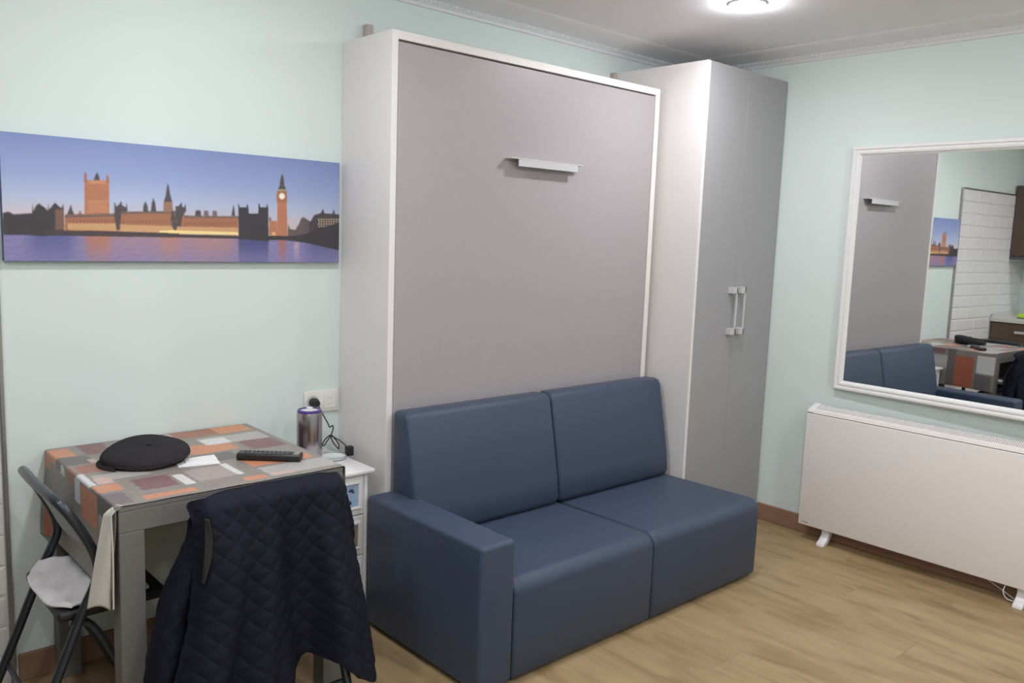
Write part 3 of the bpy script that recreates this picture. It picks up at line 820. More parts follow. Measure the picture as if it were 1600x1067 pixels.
# local: x runs along the wall towards the viewer, +y is into the wall, z up
FWd = 0.046
Hm = MZ1 - MZ0
def frame_bar(L_, vertical, at, flip):
    """mitred moulding: profile (distance from the outer edge, depth)"""
    prof = [(0, 0), (0, -.020), (.006, -.026), (.014, -.026), (.018, -.021), (.024, -.021), (.028, -.024), (.036, -.022), (.041, -.015), (FWd, -.012), (FWd, 0)]
    bm = bmesh.new()
    A = []; B = []
    for d, y in prof:
        w = (Hm - d) if flip else d
        if vertical:
            u = (MW - d) if flip else d
            A.append(bm.verts.new((u, y, d))); B.append(bm.verts.new((u, y, Hm - d)))
        else:
            A.append(bm.verts.new((d, y, w))); B.append(bm.verts.new((MW - d, y, w)))
    n = len(prof)
    for i in range(n):
        bm.faces.new((A[i], A[(i + 1) % n], B[(i + 1) % n], B[i]))
    bm.faces.new(A); bm.faces.new(B[::-1])
    return bm
for vert, flip in ((True, False), (True, True), (False, False), (False, True)):
    obj('frame_bar', frame_bar(0, vert, 0, flip), M['whitepaint'], t, smooth=30, local=True)
obj('glass', nbox(FWd - .006, MW - FWd + .006, -.010, -.005, FWd - .006, Hm - FWd + .006), M['mirror'], t, local=True)

# ------------------------------------------------------------------ storage heater
HX, HY0, HY1, HZ0, HZ1 = 2.123, -0.873, -1.995, 0.080, 0.649
t = thing('storage_heater', 'wide white electric panel heater standing under the mirror', 'heater', ((HX + XR) / 2, (HY0 + HY1) / 2, 0))
bm = bmesh.new(); prism(bm, [(HX, HZ0), (HX, HZ1 - .005), (HX + .002, HZ1 - .003), (2.205, HZ1 - .003), (2.205, HZ0)], 'y', HY1, HY0, 0.0025, 2)
obj('front_panel', bm, M['heater'], t, smooth=40)
bm = bmesh.new(); prism(bm, [(HX + .004, HZ1 + .001), (HX + .010, HZ1 + .012), (2.196, .682), (2.205, .684), (2.205, HZ1 + .002)], 'y', HY1 + .034, HY0 - .034)
gr = obj('grille', bm, M['heatgrille'], t)
bm = bmesh.new(); prism(bm, [(HX + .003, HZ1 + .0008), (HX + .008, HZ1 + .0175), (HX + .018, HZ1 + .0205), (HX + .018, HZ1 + .004)], 'y', HY1 + .034, HY0 - .034)
obj('front_rail', bm, M['heater'], t)
obj('shadow_gap', nbox(HX + .006, 2.200, HY1 + .002, HY0 - .002, HZ1 - .0035, HZ1 + .0008), M['darkgap'], t)
sl = bmesh.new()
nsl = 120
for i in range(nsl):
    y = HY0 - .045 - (HY0 - HY1 - .09) * i / (nsl - 1)
    prism(sl, [(HX + .016, HZ1 + .0160), (HX + .016, HZ1 + .0185), (2.192, .6850), (2.192, .6805)], 'y', y - .0026, y + .0026)
s_ = obj('louvre', sl, M['heater'], gr); s_['kind'] = 'stuff'
for y0, y1 in ((HY0 - .034, HY0), (HY1, HY1 + .034)):
    bm = bmesh.new(); prism(bm, [(HX + .001, HZ1 + .001), (HX + .004, HZ1 + .012), (HX + .016, HZ1 + .020), (2.196, .6885), (2.207, .687), (2.207, HZ1 + .001)], 'y', y0, y1, 0.003, 2)
    obj('end_cap', bm, M['whitepaint'], t, smooth=50)
for fy in (-1.006, -1.880):
    bm = bmesh.new()
    prism(bm, [(2.150, 0.082), (2.150, 0.050), (2.128, 0.028), (2.104, 0.016), (2.100, 0.0), (2.136, 0.0), (2.160, 0.012), (2.186, 0.040), (2.192, 0.082)], 'y', fy - .020, fy + .020, 0.004, 2)
    obj('foot', bm, M['whitepaint'], t, smooth=50)
bm = bmesh.new(); tube(bm, smooth_path([(2.15, -1.82, .085), (2.13, -1.815, .05), (2.135, -1.83, .02), (2.16, -1.86, .012), (2.185, -1.80, .03), (2.2, -1.72, .06), (2.205, -1.70, .085)], 6), 0.0022, 6)
obj('power_cord', bm, M['whitepaint'], t, smooth=True)
bm = nbox(HX - .0006, HX + .001, -0.925, -0.890, .094, .0965)
obj('badge', bm, M['rubber'], t)

# ------------------------------------------------------------------ dining table
t = thing('dining_table', 'small square grey dining table against the mint wall', 'table', ((TX0 + TX1) / 2, (TY0 + TY1) / 2, 0))
LW = 0.064
for lx in (TX0, TX1 - LW):
    for ly in (TY1, TY0 - LW):
        obj('leg', nbox(lx, lx + LW, ly, ly + LW, 0, TZ - .073, 0.002, 1), M['table'], t)
for a in ((TX0, TX1, TY1, TY1 + .022), (TX0, TX1, TY0 - .022, TY0), (TX0, TX0 + .022, TY1 + .0225, TY0 - .0225), (TX1 - .022, TX1, TY1 + .0225, TY0 - .0225)):
    obj('apron', nbox(*a, TZ - .0725, TZ - .016, 0.0015, 1), M['table'], t)
obj('tabletop', nbox(TX0, TX1, TY1, TY0, TZ - .0155, TZ - .003, 0.0015, 1), M['table'], t)

# ------------------------------------------------------------------ patchwork oilcloth: top plus hanging left and right sides
def cloth_color(U, V):
    img = np.empty(U.shape + (3,)); img[:] = (138, 130, 124)
    rects = list(CLOTH_PATCHES)
    # right-hand drop (seen in the mirror) and a few hidden patches
    def rr(x): return TX1 + x
    rects += [((172, 92, 66), rr(.05), rr(.30), -.55, -.42), ((104, 98, 96), rr(.0), rr(.28), -.42, -.36), ((176, 172, 168), rr(.06), rr(.16), -.36, -.20),
              ((118, 84, 84), rr(.05), rr(.15), -.20, -.10), ((206, 136, 100), rr(.18), rr(.28), -.3, -.2), ((220, 218, 216), rr(.03), rr(.16), -.69, -.57), ((110, 102, 100), rr(.17), rr(.3), -.68, -.56),
              ((120, 92, 88), rr(.01), rr(.05), -.34, -.1)]
    for (c, x0, x1, y0, y1) in rects:
        jag = 0.0008 * np.sin(V * 160) + 0.0006 * np.sin(V * 410)
        m = (U + jag > x0) & (U + jag < x1) & (V > y0) & (V < y1)
        img[m] = [q_ * .88 + 15 for q_ in c]
    n = 3 * np.sin(U * 230 + 4 * np.sin(V * 70)) + 3 * np.sin(V * 310 + 3 * np.sin(U * 120))
    img = np.clip(img + n[..., None], 0, 255) / 255
    return np.where(img <= .04045, img / 12.92, ((img + .055) / 1.055) ** 2.4)
DROP_L, DROP_R = 0.27, 0.28
u = np.concatenate([np.linspace(TX0 - DROP_L, TX0 - .02, 64), np.linspace(TX0 - .017, TX0 + .012, 14), np.linspace(TX0 + .015, TX1 - .015, 150), np.linspace(TX1 - .012, TX1 + .017, 14), np.linspace(TX1 + .02, TX1 + DROP_R, 60)])
v = np.linspace(TY1 - .001, TY0 + .004, 170)
U, V = np.meshgrid(u, v, indexing='ij')
R_ = 0.005
def bend(d):
    """distance past the edge line -> (out, down)"""
    q = np.pi / 2 * R_
    a = np.clip(d / R_, 0, np.pi / 2)
    out = R_ * np.sin(a); dn = R_ * (1 - np.cos(a)) + np.maximum(0, d - q)
    return out, dn
dl = np.maximum(0, (TX0 - .001) - U); dr = np.maximum(0, U - (TX1 + .001))
ol, nl = bend(dl); orr, nr = bend(dr)
wave = 0.010 * np.sin(V * 17 + .4) + 0.006 * np.sin(V * 39 + 1)
X = np.clip(U, TX0 - .001, TX1 + .001) - ol + orr + np.minimum(nr, .3) * 0.02
clear = 1 - smoothstep(-.70, -.64, V) * (1 - smoothstep(-.12, -.05, V))
X = X - smoothstep(.02, .25, nl) * (wave + .014) * clear + smoothstep(.02, .25, nr) * (wave + .010) * .5
hem = 0.012 * np.sin(V * 9 + 2)
Z = TZ - nl * (1 + hem) - nr * (1 + hem)
Z = Z + np.where((nl + nr) < 1e-6, 0.0006 * np.sin(U * 40) * np.sin(V * 33), 0)
me = grid_mesh('tablecloth', np.stack([X, V, Z], -1)[::-1], cloth_color(U, V)[::-1])
t = thing('tablecloth', 'patchwork print oilcloth of orange, burgundy and grey over the table', 'tablecloth', ((TX0 + TX1) / 2, (TY0 + TY1) / 2, TZ))
sheet = mesh_obj('printed_sheet', me, M['clothprint'], t, smooth=True)
sm_ = sheet.modifiers.new('thickness', 'SOLIDIFY'); sm_.thickness = 0.0012; sm_.offset = -1
# folded pale corner of the cloth hanging beside the front leg
fv = np.linspace(0, 1, 40); fu = np.linspace(0, 1, 18)
FU, FV = np.meshgrid(fu, fv, indexing='ij')
w_ = 0.012 + 0.036 * FV
fx = TX0 - .022 - 0.030 * FV + (FU - .35) * w_ * 0.9 + 0.0 * FU
fy = TY1 + 0.004 + 0.045 * (1 - FU) * (0.4 + .6 * FV) + 0.003 * np.sin(FU * 5 + FV * 3)
fz = TZ + .001 - 0.275 * FV + 0.012 * np.sin(FU * 3.1) * FV
top = np.clip(1 - FV / .07, 0, 1)
fx = fx + top * .026
me = grid_mesh('lining_fold', np.stack([fx, fy, fz], -1))
lf = mesh_obj('lining_fold', me, M['lining'], t, smooth=True)
sm_ = lf.modifiers.new('thickness', 'SOLIDIFY'); sm_.thickness = 0.002
lf['label'] = 'cream underside of the cloth corner'
bm = bmesh.new()
tube(bm, smooth_path([(TX0 - .012, TY1 + .002, TZ + .0005), (TX0 - .018, TY1 + .001, TZ - .02), (TX0 - .016, TY1, TZ - .12), (TX0 - .018, TY1, TZ - .27)], 6), 0.0025, 6)
obj('hem_edge', bm, M['lining'], t, smooth=True)

# ------------------------------------------------------------------ folding chairs
def make_chair(label):
    t = thing('folding_chair', label, 'chair', (0, 0, 0), 'grey tube folding chairs')
    HWd = 0.200
    r = 0.0130
    def side_pts(s):
        y = s * HWd
        return [(-0.208, y, 0.008), (-0.172, y, 0.09), (-0.112, y, 0.235), (-0.066, y, 0.350), (-0.030, y, 0.440), (-0.002, y, 0.500), (0.010, y, 0.540), (0.002, y, 0.590), (-0.026, y, 0.655), (-0.058, y * 0.985, 0.712), (-0.074, y * .94, 0.736)]
    L_ = smooth_path(side_pts(1), 4); R2 = smooth_path(side_pts(-1), 4)
    top = smooth_path([(-0.074, HWd * .94, .736), (-0.083, HWd * .82, .747), (-0.089, HWd * .45, .752), (-0.091, 0, .753), (-0.089, -HWd * .45, .752), (-0.083, -HWd * .82, .747), (-0.074, -HWd * .94, .736)], 4)
    bm = bmesh.new(); tube(bm, L_ + top[1:-1] + R2[::-1], r, 10)
    obj('back_frame', bm, M['steel'], t, smooth=True)
    for s in (1, -1):
        y = s * (HWd - .030)
        bm = bmesh.new()
        tube(bm, smooth_path([(-0.055, y, .404), (0.0, y, .380), (0.07, y, .24), (0.130, y, .12), (0.185, y, .010)], 5), 0.010, 10)
        lg = obj('front_leg', bm, M['steel'], t, smooth=True)
        bm = bmesh.new(); cyl(bm, (0.182, y, .014), (0.191, y, 0.0), 0.0125, seg=12); obj('foot_cap', bm, M['black'], lg)
        bm = bmesh.new(); cyl(bm, (-0.201, s * HWd, .018), (-0.209, s * HWd, 0.0), 0.0140, seg=12); obj('foot_cap', bm, M['black'], t)
    for x_, z_, hw in ((0.152, 0.077, HWd - .03), (-0.135, 0.155, HWd)):
        bm = bmesh.new(); tube(bm, [(x_, -hw, z_), (x_, hw, z_)], 0.008, 8); obj('cross_bar', bm, M['steel'], t, smooth=True)
    # seat with upholstered pad
    bm = bmesh.new(); box(bm, -0.085, 0.200, -HWd + .022, HWd - .022, 0.408, 0.438, 0.012, 3)
    obj('seat', bm, M['blackpad'], t, smooth=60)
    # curved back panel between the posts
    n = 16
    zz = np.linspace(.600, .738, 12); yy = np.linspace(-HWd + .012, HWd - .012, n)
    YY, ZZ = np.meshgrid(yy, zz, indexing='ij')
    base = np.interp(ZZ, [.590, .655, .718, .745], [0.002, -.026, -.058, -.074])
    XX = base - 0.016 * (1 - (YY / HWd) ** 2) + 0.002
    me = grid_mesh('back_panel', np.stack([XX, YY, ZZ + 0.010 * (YY / HWd) ** 2 * (ZZ < .66)], -1))
    bp = mesh_obj('back_panel', me, M['backpanel'], t, smooth=True)
    m_ = bp.modifiers.new('thickness', 'SOLIDIFY'); m_.thickness = 0.006; m_.offset = 0
    return t
def copy_tree(o, parent=None):
    c = o.copy(); link(c); c.parent = parent
    OFF[c.name] = Vector((0, 0, 0))
    for ch in o.children:
        copy_tree(ch, c)
    return c
chair_a = make_chair('folding chair with a white cloth on its seat at the table end')
chair_b = copy_tree(chair_a)
chair_b['label'] = 'folding chair under the dark quilted jacket at the table front'
chair_a.location = (-1.086, -0.385, 0); chair_a.rotation_euler = (0, 0, 0)
chair_b.location = (-0.690, -0.740, 0); chair_b.rotation_euler = (0, 0, math.radians(90))

# white cloth folded over the seat of the end chair
nu, nv = 44, 40
a = np.linspace(0, 1, nu); b = np.linspace(0, 1, nv)
A_, B_ = np.meshgrid(a, b, indexing='ij')
cx_ = -0.102 + 0.25 * A_; cy_ = -0.178 + 0.35 * B_
corner = np.clip((0.22 - A_) / .22, 0, 1)
cx_ = cx_ + 0.050 * corner * (np.abs(2 * B_ - 1) ** 4)
cz_ = 0.4535 + 0.0012 * np.sin(A_ * 13 + B_ * 3) + 0.003 * np.sin(B_ * 19 + 1.2 * np.sin(A_ * 7)) + 0.0012 * np.sin(A_ * 30 - B_ * 22)
cz_ = cz_ - 0.008 * corner ** 3 + 0.012 * np.exp(-((B_ - .97) / .06) ** 2) * (A_ < .75)
rot = 0.0
gx_ = -1.086 + cx_ * math.cos(rot) - cy_ * math.sin(rot); gy_ = -0.385 + cx_ * math.sin(rot) + cy_ * math.cos(rot)
me = grid_mesh('seat_cloth', np.stack([gx_, gy_, cz_], -1))
sc = mesh_obj('seat_cloth', me, M['whitecloth'], None, smooth=True)
m_ = sc.modifiers.new('thickness', 'SOLIDIFY'); m_.thickness = 0.008; m_.offset = -1
meta(sc, 'crumpled white cloth laid over the seat of a folding chair', 'cloth')

# ------------------------------------------------------------------ quilted jacket over the back of the front chair
def quilt(s, t_, cell=0.046):
    """height of a diamond quilt, s,t in metres"""
    p_ = np.abs(np.sin(np.pi * (s + t_) / (cell * 1.41))); q_ = np.abs(np.sin(np.pi * (s - t_) / (cell * 1.41)))
    return np.minimum(p_, q_) ** 0.9
t = thing('jacket', 'dark navy quilted jacket hung over a folding chair back', 'jacket', (-0.67, -0.84, 0.0))
nu, nv = 230, 250
uu = np.linspace(0, 1, nu); vv = np.linspace(0, 1, nv)
UU, VV = np.meshgrid(uu, vv, indexing='ij')
# outer (viewer) side: from the chair top down to the hem
zt = [.780, .745, .70, .60, .45, .30, .18, .05]
lx_ = [-.906, -.910, -.914, -.918, -.945, -.990, -1.02, -1.045]
rx_ = [-.476, -.464, -.458, -.452, -.428, -.404, -.386, -.37]
hem = np.interp(UU, [0, .25, .42, .52, .64, .74, .82, .92, 1], [.10, .09, .13, .22, .285, .265, .20, .155, .17])
topz = 0.780 - 0.036 * np.abs(2 * UU - 1) ** 7
zz = topz + (hem - topz) * VV
lxx = np.interp(-zz, [-q for q in zt], lx_); rxx = np.interp(-zz, [-q for q in zt], rx_)
xx = lxx + (rxx - lxx) * UU
dn = np.clip((0.782 - zz) / 0.72, 0, 1)
fold = (0.044 * np.sin(UU * 17 + 0.6) + 0.026 * np.sin(UU * 31 + 2.0 + 2 * dn) + 0.012 * np.sin(UU * 9 - 1)) * dn ** 0.8
deep = -0.030 * np.exp(-((UU - .50 - .10 * dn) / .055) ** 2) * smoothstep(.05, .4, dn)      # centre fold
bulge = 0.030 * np.exp(-((UU - .22) / .12) ** 2) * smoothstep(0, .3, dn) + 0.030 * np.exp(-((UU - .80) / .13) ** 2) * smoothstep(0.1, .6, dn)
yy = -0.850 - 0.085 * dn - fold * .75 - bulge - deep
yy = yy + 0.055 * np.exp(-((zz - topz) / .022) ** 2 * 1.0) * 0.55          # roll over the top
yy = yy + 0.05 * smoothstep(.86, 1, UU) ** 2 * 1.0 + 0.045 * smoothstep(.10, 0, UU) ** 2
yy = yy - 0.0034 * quilt(xx, zz, 0.042) * smoothstep(0.0, .05, dn)
me = grid_mesh('body', np.stack([xx, yy, zz], -1))
jb = mesh_obj('body', me, M['jacket'], t, smooth=True)
m_ = jb.modifiers.new('thickness', 'SOLIDIFY'); m_.thickness = 0.010; m_.offset = -1
# inner flap behind the chair back
nu2, nv2 = 90, 70
UU, VV = np.meshgrid(np.linspace(0, 1, nu2), np.linspace(0, 1, nv2), indexing='ij')
zz = 0.779 - 0.036 * np.abs(2 * UU - 1) ** 7 - VV * .30
xx = -0.906 + 0.430 * UU - 0.01 * VV + 0.02 * (UU - .5) * VV
yy = -0.826 + 0.048 * smoothstep(0, .18, VV) + 0.10 * smoothstep(.12, .9, VV) * 0.35 + 0.010 * np.sin(UU * 14) * VV - 0.005 * quilt(xx, zz)
me = grid_mesh('inner_flap', np.stack([xx, yy, zz], -1))
jf = mesh_obj('inner_flap', me, M['jacket'], t, smooth=True)
m_ = jf.modifiers.new('thickness', 'SOLIDIFY'); m_.thickness = 0.008; m_.offset = 0
# left sleeve hanging down the side of the chair
def sleeve(path, radii, name):
    n = len(path); bm = bmesh.new()
    pts = smooth_path(path, 12)
    rr = list(np.interp(np.linspace(0, 1, len(pts)), np.linspace(0, 1, n), radii))
    seg = 40; rings = []
    L0 = 0
    for i, p_ in enumerate(pts):
        if i: L0 += (pts[i] - pts[i - 1]).length
        ring = []
        for k in range(seg):
            an = 2 * math.pi * k / seg
            r_ = rr[i] * (1 + 0.05 * math.sin(3 * an + i * .3)) + 0.004 * float(quilt(np.array(an * rr[i]), np.array(L0)))
            ring.append(bm.verts.new((p_.x + r_ * 0.82 * math.cos(an), p_.y + r_ * math.sin(an), p_.z)))
        rings.append(ring)
    for A, B in zip(rings[:-1], rings[1:]):
        for k in range(seg):
            bm.faces.new((A[k], A[(k + 1) % seg], B[(k + 1) % seg], B[k]))
    bm.faces.new(rings[0][::-1]); bm.faces.new(rings[-1])
    return obj(name, bm, M['jacket'], t, smooth=True)
sleeve([(-.885, -.815, .70), (-.905, -.800, .62), (-.945, -.790, .50), (-.975, -.795, .38), (-.995, -.800, .26), (-1.005, -.805, .14)], [.022, .040, .048, .050, .046, .042], 'sleeve')
sleeve([(-.475, -.815, .70), (-.462, -.800, .60), (-.452, -.785, .48), (-.445, -.780, .36), (-.445, -.785, .24)], [.020, .038, .042, .040, .038], 'sleeve')
# lapel edge with brown lining at the left opening
nu3, nv3 = 10, 40
UU, VV = np.meshgrid(np.linspace(0, 1, nu3), np.linspace(0, 1, nv3), indexing='ij')
xx = -.897 + 0.017 * UU * np.sin(np.pi * np.clip(VV * .9 + .1, 0, 1)) - .016 * VV; zz = .728 - .16 * VV
yy = -.866 - 0.010 * UU - .02 * VV
me = grid_mesh('lapel', np.stack([xx, yy, zz], -1))
lp = mesh_obj('lapel', me, M['jacketlining'], t, smooth=True)
m_ = lp.modifiers.new('thickness', 'SOLIDIFY'); m_.thickness = 0.005
lp['label'] = 'dark brown lining at the jacket opening'

# ------------------------------------------------------------------ flat cap, remote, paper on the table
t = thing('flat_cap', 'black woollen flat cap lying on the patchwork tablecloth', 'cap', (-0.858, -0.318, TZ + .0006))
def cap_crown():
    nr, na = 20, 64
    bm = bmesh.new()
    rings = []
    for i in range(nr + 1):
        f = i / nr
        ring = []
        for k in range(na):
            an = 2 * math.pi * k / na
            ca, sa = math.cos(an), math.sin(an)
            rx, ry = 0.128, 0.112
            # top dome (f 0..0.75) then tuck under (0.75..1)
            if f < .72:
                q = f / .72
                rad = math.sin(q * math.pi / 2) ** 0.9
                h = 0.030 * (1 - q ** 3.2) + 0.024
            else:
                q = (f - .72) / .28
                rad = 1.0 - 0.16 * q ** 1.2
                h = 0.022 * (1 - q) ** .8 + 0.0015
            x = rx * rad * ca; y = ry * rad * sa
            h += 0.018 * rad * sa * (f < .72) - 0.006 * max(0, -ca) * rad * (1 if f < .72 else 0)
            h += 0.003 * math.sin(3 * an + 4 * f) * rad
            ring.append(bm.verts.new((x, y, max(0.0015, h))))
        rings.append(ring)
    for A, B in zip(rings[:-1], rings[1:]):
        for k in range(na):
            bm.faces.new((A[k], A[(k + 1) % na], B[(k + 1) % na], B[k]))
    bm.faces.new(rings[-1])
    bmesh.ops.remove_doubles(bm, verts=bm.verts[:], dist=1e-4)
    return bm
rotc = Matrix.Rotation(math.radians(-28), 4, 'Z')
def place(bm, m): bmesh.ops.transform(bm, matrix=m, verts=bm.verts[:]); return bm
obj('crown', place(cap_crown(), rotc), M['cap'], t, smooth=60, local=True)
bm = bmesh.new()
N_ = 24
outer = []
for k in range(N_ + 1):
    an = math.radians(118 + 124 * k / N_)
    outer.append((0.140 * math.cos(an) * 0.98, 0.120 * math.sin(an)))
inner = [(-0.080, 0.088 - 0.176 * k / N_) for k in range(N_ + 1)]
vt = []
for k in range(N_ + 1):
    o_, i_ = outer[k], inner[k]
    row = []
    for j in range(6):
        f = j / 5
        x_ = i_[0] + (o_[0] - i_[0]) * f; y_ = i_[1] + (o_[1] - i_[1]) * f
        row.append((x_, y_, 0.019 - 0.014 * f ** 1.5 - 0.10 * abs(y_) * abs(y_)))
    vt.append(row)
top_ = [[bm.verts.new(q) for q in r_] for r_ in vt]
bot_ = [[bm.verts.new((q[0], q[1], max(0.0008, q[2] - .005))) for q in r_] for r_ in vt]
for k in range(N_):
    for j in range(5):
        bm.faces.new((top_[k][j], top_[k + 1][j], top_[k + 1][j + 1], top_[k][j + 1]))
        bm.faces.new((bot_[k][j], bot_[k][j + 1], bot_[k + 1][j + 1], bot_[k + 1][j]))
    bm.faces.new((top_[k][5], top_[k + 1][5], bot_[k + 1][5], bot_[k][5]))
    bm.faces.new((top_[k][0], bot_[k][0], bot_[k + 1][0], top_[k + 1][0]))
for k in (0, N_):
    for j in range(5):
        bm.faces.new((top_[k][j], top_[k][j + 1], bot_[k][j + 1], bot_[k][j]))
obj('peak', place(bm, rotc), M['cap'], t, smooth=60, local=True)
bm = bmesh.new(); t2 = bmesh.new(); bmesh.ops.create_uvsphere(t2, u_segments=12, v_segments=8, radius=.008); merge(bm, t2, Matrix.Translation((.01, 0, .055)) @ Matrix.Diagonal((1, 1, .5, 1)))
obj('button', place(bm, rotc), M['cap'], t, smooth=True, local=True)

t = thing('remote_control', 'slim black remote control lying on the tablecloth', 'remote control', (-0.545, -0.505, TZ + .0008), None, math.radians(-41))
bm = bmesh.new(); prism(bm, [(-.020, .0), (-.024, .008), (-.024, .019), (-.020, .023), (.020, .023), (.024, .019), (.024, .008), (.020, .0)], 'x', -.098, .098, 0.002, 2)
obj('case', bm, M['black'], t, smooth=50, local=True)
for i in range(11):
    for j in range(3):
        if i in (3, 4) and j == 1: continue
        bm = bmesh.new(); x_ = -.080 + i * .0135; y_ = -.013 + j * .013
        box(bm, x_ - .004, x_ + .004, y_ - .0042, y_ + .0042, .0225, .0248, .001, 1)
        obj('button', bm, M['rubber'], t, local=True)
bm = nbox(.074, .092, -.016, .016, .0225, .0236, .0004, 1); obj('silver_strip', bm, M['silverprint'], t, local=True)

t = thing('folded_paper', 'white folded paper slip beside the flat cap', 'paper', (-0.735, -0.405, TZ + .0008), None, math.radians(-12))
bm = bmesh.new(); prism(bm, [(-.060, .0), (.060, .0), (.060, .0015), (.0, .0022), (-.060, .0015)], 'y', -.045, .045); obj('sheet', bm, M['paper'], t, local=True)
bm = bmesh.new(); prism(bm, [(-.035, .002), (.055, .002), (.057, .0075), (.0, .0055), (-.034, .0035)], 'y', -.012, .040); obj('folded_leaf', bm, M['paper'], t, local=True)

# ------------------------------------------------------------------ small white drawer cabinet beside the bed
CX0, CX1, CYF, CZT = -0.335, -0.078, -0.338, 0.600
t = thing('drawer_cabinet', 'small white painted drawer cabinet between table and sofa', 'cabinet', ((CX0 + CX1) / 2, -.17, 0))
bm = bmesh.new(); box(bm, CX0 - .018, CX1 + .022, CYF - .016, -0.006, CZT - .016, CZT, .004, 2)
obj('top', bm, M['whitepaint'], t, smooth=50)
obj('side_panel', nbox(CX0, CX0 + .014, CYF, -0.008, .05, CZT - .0165, .001, 1), M['whitepaint'], t)
obj('side_panel', nbox(CX1 - .014, CX1, CYF, -0.008, .05, CZT - .0165, .001, 1), M['whitepaint'], t)
obj('back_panel', nbox(CX0 + .0145, CX1 - .0145, -0.018, -0.008, .05, CZT - .0165), M['whitepaint'], t)
for fx in (CX0 + .004, CX1 - .034):
    for fy in (CYF + .004, -0.040):
        obj('foot', nbox(fx, fx + .03, fy, fy + .03, 0, .0495, .002, 1), M['whitepaint'], t)
zt = CZT - .020
for i in range(3):
    z1 = zt - i * .154; z0 = z1 - .150
    d = obj('drawer', nbox(CX0 + .016, CX1 - .016, CYF + .002, -0.03, z0, z1, .002, 1), M['whitepaint'], t)
    px0, px1, pz0, pz1 = CX0 + .042, CX1 - .040, z0 + .034, z1 - .030
    fb = bmesh.new()
    for a in ((px0 - .010, px1 + .010, pz1, pz1 + .010), (px0 - .010, px1 + .010, pz0 - .010, pz0), (px0 - .010, px0, pz0, pz1), (px1, px1 + .010, pz0, pz1)):
        box(fb, a[0], a[1], CYF - .006, CYF + .003, a[2], a[3], .0015, 1)
    obj('picture_frame', fb, M['whitepaint'], d)
    obj('picture', nbox(px0, px1, CYF - .0005, CYF + .003, pz0, pz1), M['bluepic'] if i != 1 else M['brownpic'], d)
    lb = bmesh.new()
    for (cx_, cz_, s_) in ((px1 - .030, pz1 - .028, 1.0), (px1 - .038, pz0 + .016, .8), (px0 + .04, pz0 + .04, 1.1), (px0 + .09, pz1 - .03, .9)):
        for an in (-60, -20, 25, 70, 110):
            L_ = .016 * s_; a_ = math.radians(an + 40)
            dx, dz = math.cos(a_), math.sin(a_)
            q = [(cx_, cz_), (cx_ + dx * L_ * .5 - dz * .0035, cz_ + dz * L_ * .5 + dx * .0035), (cx_ + dx * L_, cz_ + dz * L_), (cx_ + dx * L_ * .5 + dz * .0035, cz_ + dz * L_ * .5 - dx * .0035)]
            prism(lb, q, 'y', CYF - .0011, CYF - .0003)
    lm_ = obj('leaf_motif', lb, M['darkleaf'], d); lm_['kind'] = 'stuff'

# ------------------------------------------------------------------ chrome canister, dish, charger cable, wall socket
t = thing('metal_canister', 'shiny chrome canister with purple rim beside the wall socket', 'canister', (-0.222, -0.165, CZT))
bx, by = -0.222, -0.165
bm = bmesh.new(); lathe(bm, [(0, 0), (.043, 0), (.046, .004), (.046, .192), (.0445, .197), (.0, .197)], bx, by, CZT, 48); obj('body', bm, M['chrome'], t, smooth=40)
bm = bmesh.new(); lathe(bm, [(.0440, .1975), (.0440, .204), (.041, .207), (.036, .207), (.036, .1985), (0, .1985)], bx, by, CZT, 48); obj('rim', bm, M['purple'], t, smooth=40)
bm = bmesh.new(); lathe(bm, [(.0, .199), (.034, .199), (.034, .203), (.012, .206), (.012, .214), (.0, .216)], bx, by, CZT, 32); obj('lid', bm, M['glasswhite'], t, smooth=40)

t = thing('round_dish', 'small round white dish with a thin grey rim on the drawer cabinet', 'dish', (-0.115, -0.150, CZT))
bm = bmesh.new(); lathe(bm, [(0, .0005), (.040, .0005), (.050, .006), (.051, .010), (.047, .010), (.040, .006), (0, .006)], -.115, -.150, CZT, 40); obj('bowl', bm, M['glasswhite'], t, smooth=40)
bm = bmesh.new(); lathe(bm, [(.0472, .0101), (.0512, .0101), (.0512, .0118), (.0472, .0118), (.0472, .0101)], -.115, -.150, CZT, 40); obj('rim', bm, M['greyrim'], t, smooth=40)

t = thing('wall_socket', 'cream double wall socket plate beside the wall bed', 'socket', (-.086, 0, .75))
bm = bmesh.new(); box(bm, -.160, -.010, -.011, -.0005, .752, .838, .003, 2); obj('plate', bm, M['cream'], t, smooth=40)
bm = bmesh.new(); cyl(bm, (-.124, -.0112, .795), (-.124, -.0125, .795), .027, seg=32); obj('outlet_ring', bm, M['creamdark'], t)
bm = nbox(-.076, -.024, -.0135, -.0108, .766, .824, .001, 1); ro = obj('switch_rocker', bm, M['cream'], t)
for z_ in (.780, .806):
    obj('slot', nbox(-.062, -.038, -.0140, -.0134, z_ - .0015, z_ + .0015), M['creamdark'], ro)

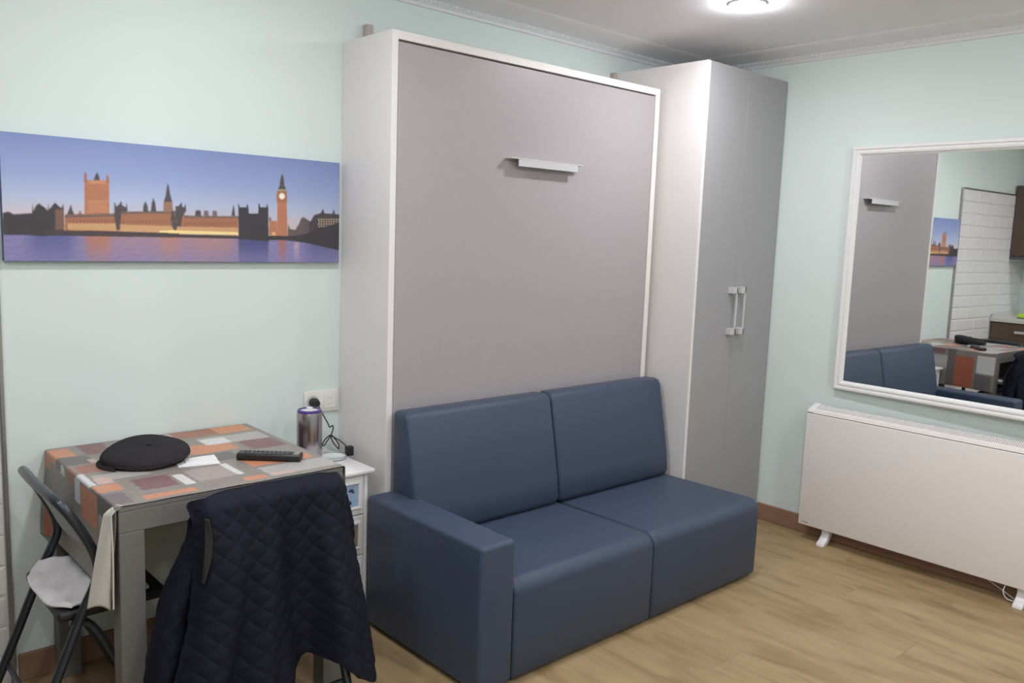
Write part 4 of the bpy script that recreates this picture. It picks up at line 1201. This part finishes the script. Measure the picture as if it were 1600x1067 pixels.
t = thing('charger_cable', 'black plug and looped charger cable hanging by the wall socket', 'cable', (-.1, -.06, .65))
bm = bmesh.new(); cyl(bm, (-.124, -.0128, .795), (-.124, -.030, .795), .018, .019, seg=24); cyl(bm, (-.124, -.030, .795), (-.124, -.048, .795), .019, .012, seg=24)
obj('plug', bm, M['black'], t, smooth=40)
bm = bmesh.new()
tube(bm, smooth_path([(-.120, -.044, .789), (-.112, -.050, .772), (-.100, -.055, .745), (-.085, -.06, .715), (-.078, -.062, .700), (-.066, -.062, .705), (-.062, -.06, .690), (-.072, -.062, .662), (-.066, -.066, .640), (-.054, -.07, .622), (-.046, -.075, .612), (-.044, -.072, .630), (-.060, -.066, .655), (-.074, -.062, .668),
    (-.100, -.066, .655), (-.116, -.075, .640), (-.112, -.078, .634), (-.092, -.07, .650), (-.072, -.062, .662), (-.050, -.075, .650), (-.036, -.10, .635), (-.032, -.128, .622), (-.034, -.140, .616)], 6), .0024, 7)
obj('cord', bm, M['black'], t, smooth=True)
bm = bmesh.new(); tube(bm, [(-.072 + .006 * math.cos(q), -.062 + .006 * math.sin(q), .664) for q in np.linspace(0, 2 * math.pi, 12, endpoint=False)], .0025, 6, closed=True)
obj('cord_tie', bm, M['black'], t, smooth=True)
bm = bmesh.new(); box(bm, -.056, -.028, -.160, -.136, CZT + .0005, CZT + .038, .003, 2); obj('adapter', bm, M['black'], t, smooth=40)

# ------------------------------------------------------------------ kitchen corner (seen in the mirror)
KX = -1.985     # front of the base units
KY = [-0.018, -0.618, -1.218, -1.818]
units = ['brown kitchen drawer unit in the corner by the white tiles', 'brown kitchen base unit in the middle of the run', 'brown kitchen base unit furthest from the tiles']
for i in range(3):
    y1, y0 = KY[i], KY[i + 1] + .002
    t = thing('base_cabinet', units[i], 'cabinet', ((XL + KX) / 2, (y0 + y1) / 2, 0), 'brown kitchen base units')
    obj('body', nbox(XL + .002, KX - .020, y0, y1, .10, .850, .001, 1), M['wenge'], t)
    obj('plinth', nbox(XL + .05, KX - .06, y0, y1, 0, .0995), M['darkgap'], t)
    fronts = [(.70, .846), (.40, .697), (.103, .397)] if i == 0 else [(.103, .846)]
    for z0, z1 in fronts:
        d = obj('drawer' if i == 0 else 'door', nbox(KX - .0195, KX, y0 + .0015, y1 - .0015, z0, z1, .0015, 1), M['wenge'], t)
        hb = bmesh.new(); zc = (z0 + z1) / 2 if i == 0 else .76
        ya, yb = ((y0 + y1) / 2 - .09, (y0 + y1) / 2 + .09)
        box(hb, KX + .022, KX + .030, ya, yb, zc - .010, zc + .010, .002, 1)
        for q in (ya + .01, yb - .022): box(hb, KX - .001, KX + .024, q, q + .012, zc - .006, zc + .006)
        obj('handle', hb, M['handle'], d)
    if i < 3:
        t = thing('wall_cabinet', ['brown kitchen wall cabinet nearest the white tiles', 'brown kitchen wall cabinet in the middle of the row', 'brown kitchen wall cabinet furthest from the white tiles'][i], 'cabinet', (XL + .17, (y0 + y1) / 2, 1.43), 'brown kitchen wall cabinets')
        obj('body', nbox(XL + .002, -2.262, y0, y1, 1.430, 2.06, .001, 1), M['wenge'], t)
        d = obj('door', nbox(-2.2615, -2.242, y0 + .0015, y1 - .0015, 1.436, 2.06, .0015, 1), M['wenge'], t)
        obj('light_rail', nbox(-2.290, -2.242, y0, y1, 1.402, 1.4295, .001, 1), M['darkgap'], t)
w = obj('worktop', nbox(XL + .002, KX + .022, KY[3], KY[0], .852, .892, .004, 2), M['worktop'])
meta(w, 'long pale kitchen worktop over the brown base units', 'worktop')
t = obj('upstand', nbox(XL + .002, KX + .0, -0.034, -0.0185, .8925, .925), M['worktop'], w)
t = thing('kitchen_sponge', 'yellow-green sponge on the kitchen worktop, seen in the mirror', 'sponge', (-2.06, -.245, .8925))
obj('foam', nbox(-2.105, -2.015, -.275, -.215, .9045, .935, .004, 2), M['lime'], t)
obj('scourer', nbox(-2.105, -2.015, -.275, -.215, .8925, .9043, .002, 1), M['green'], t)
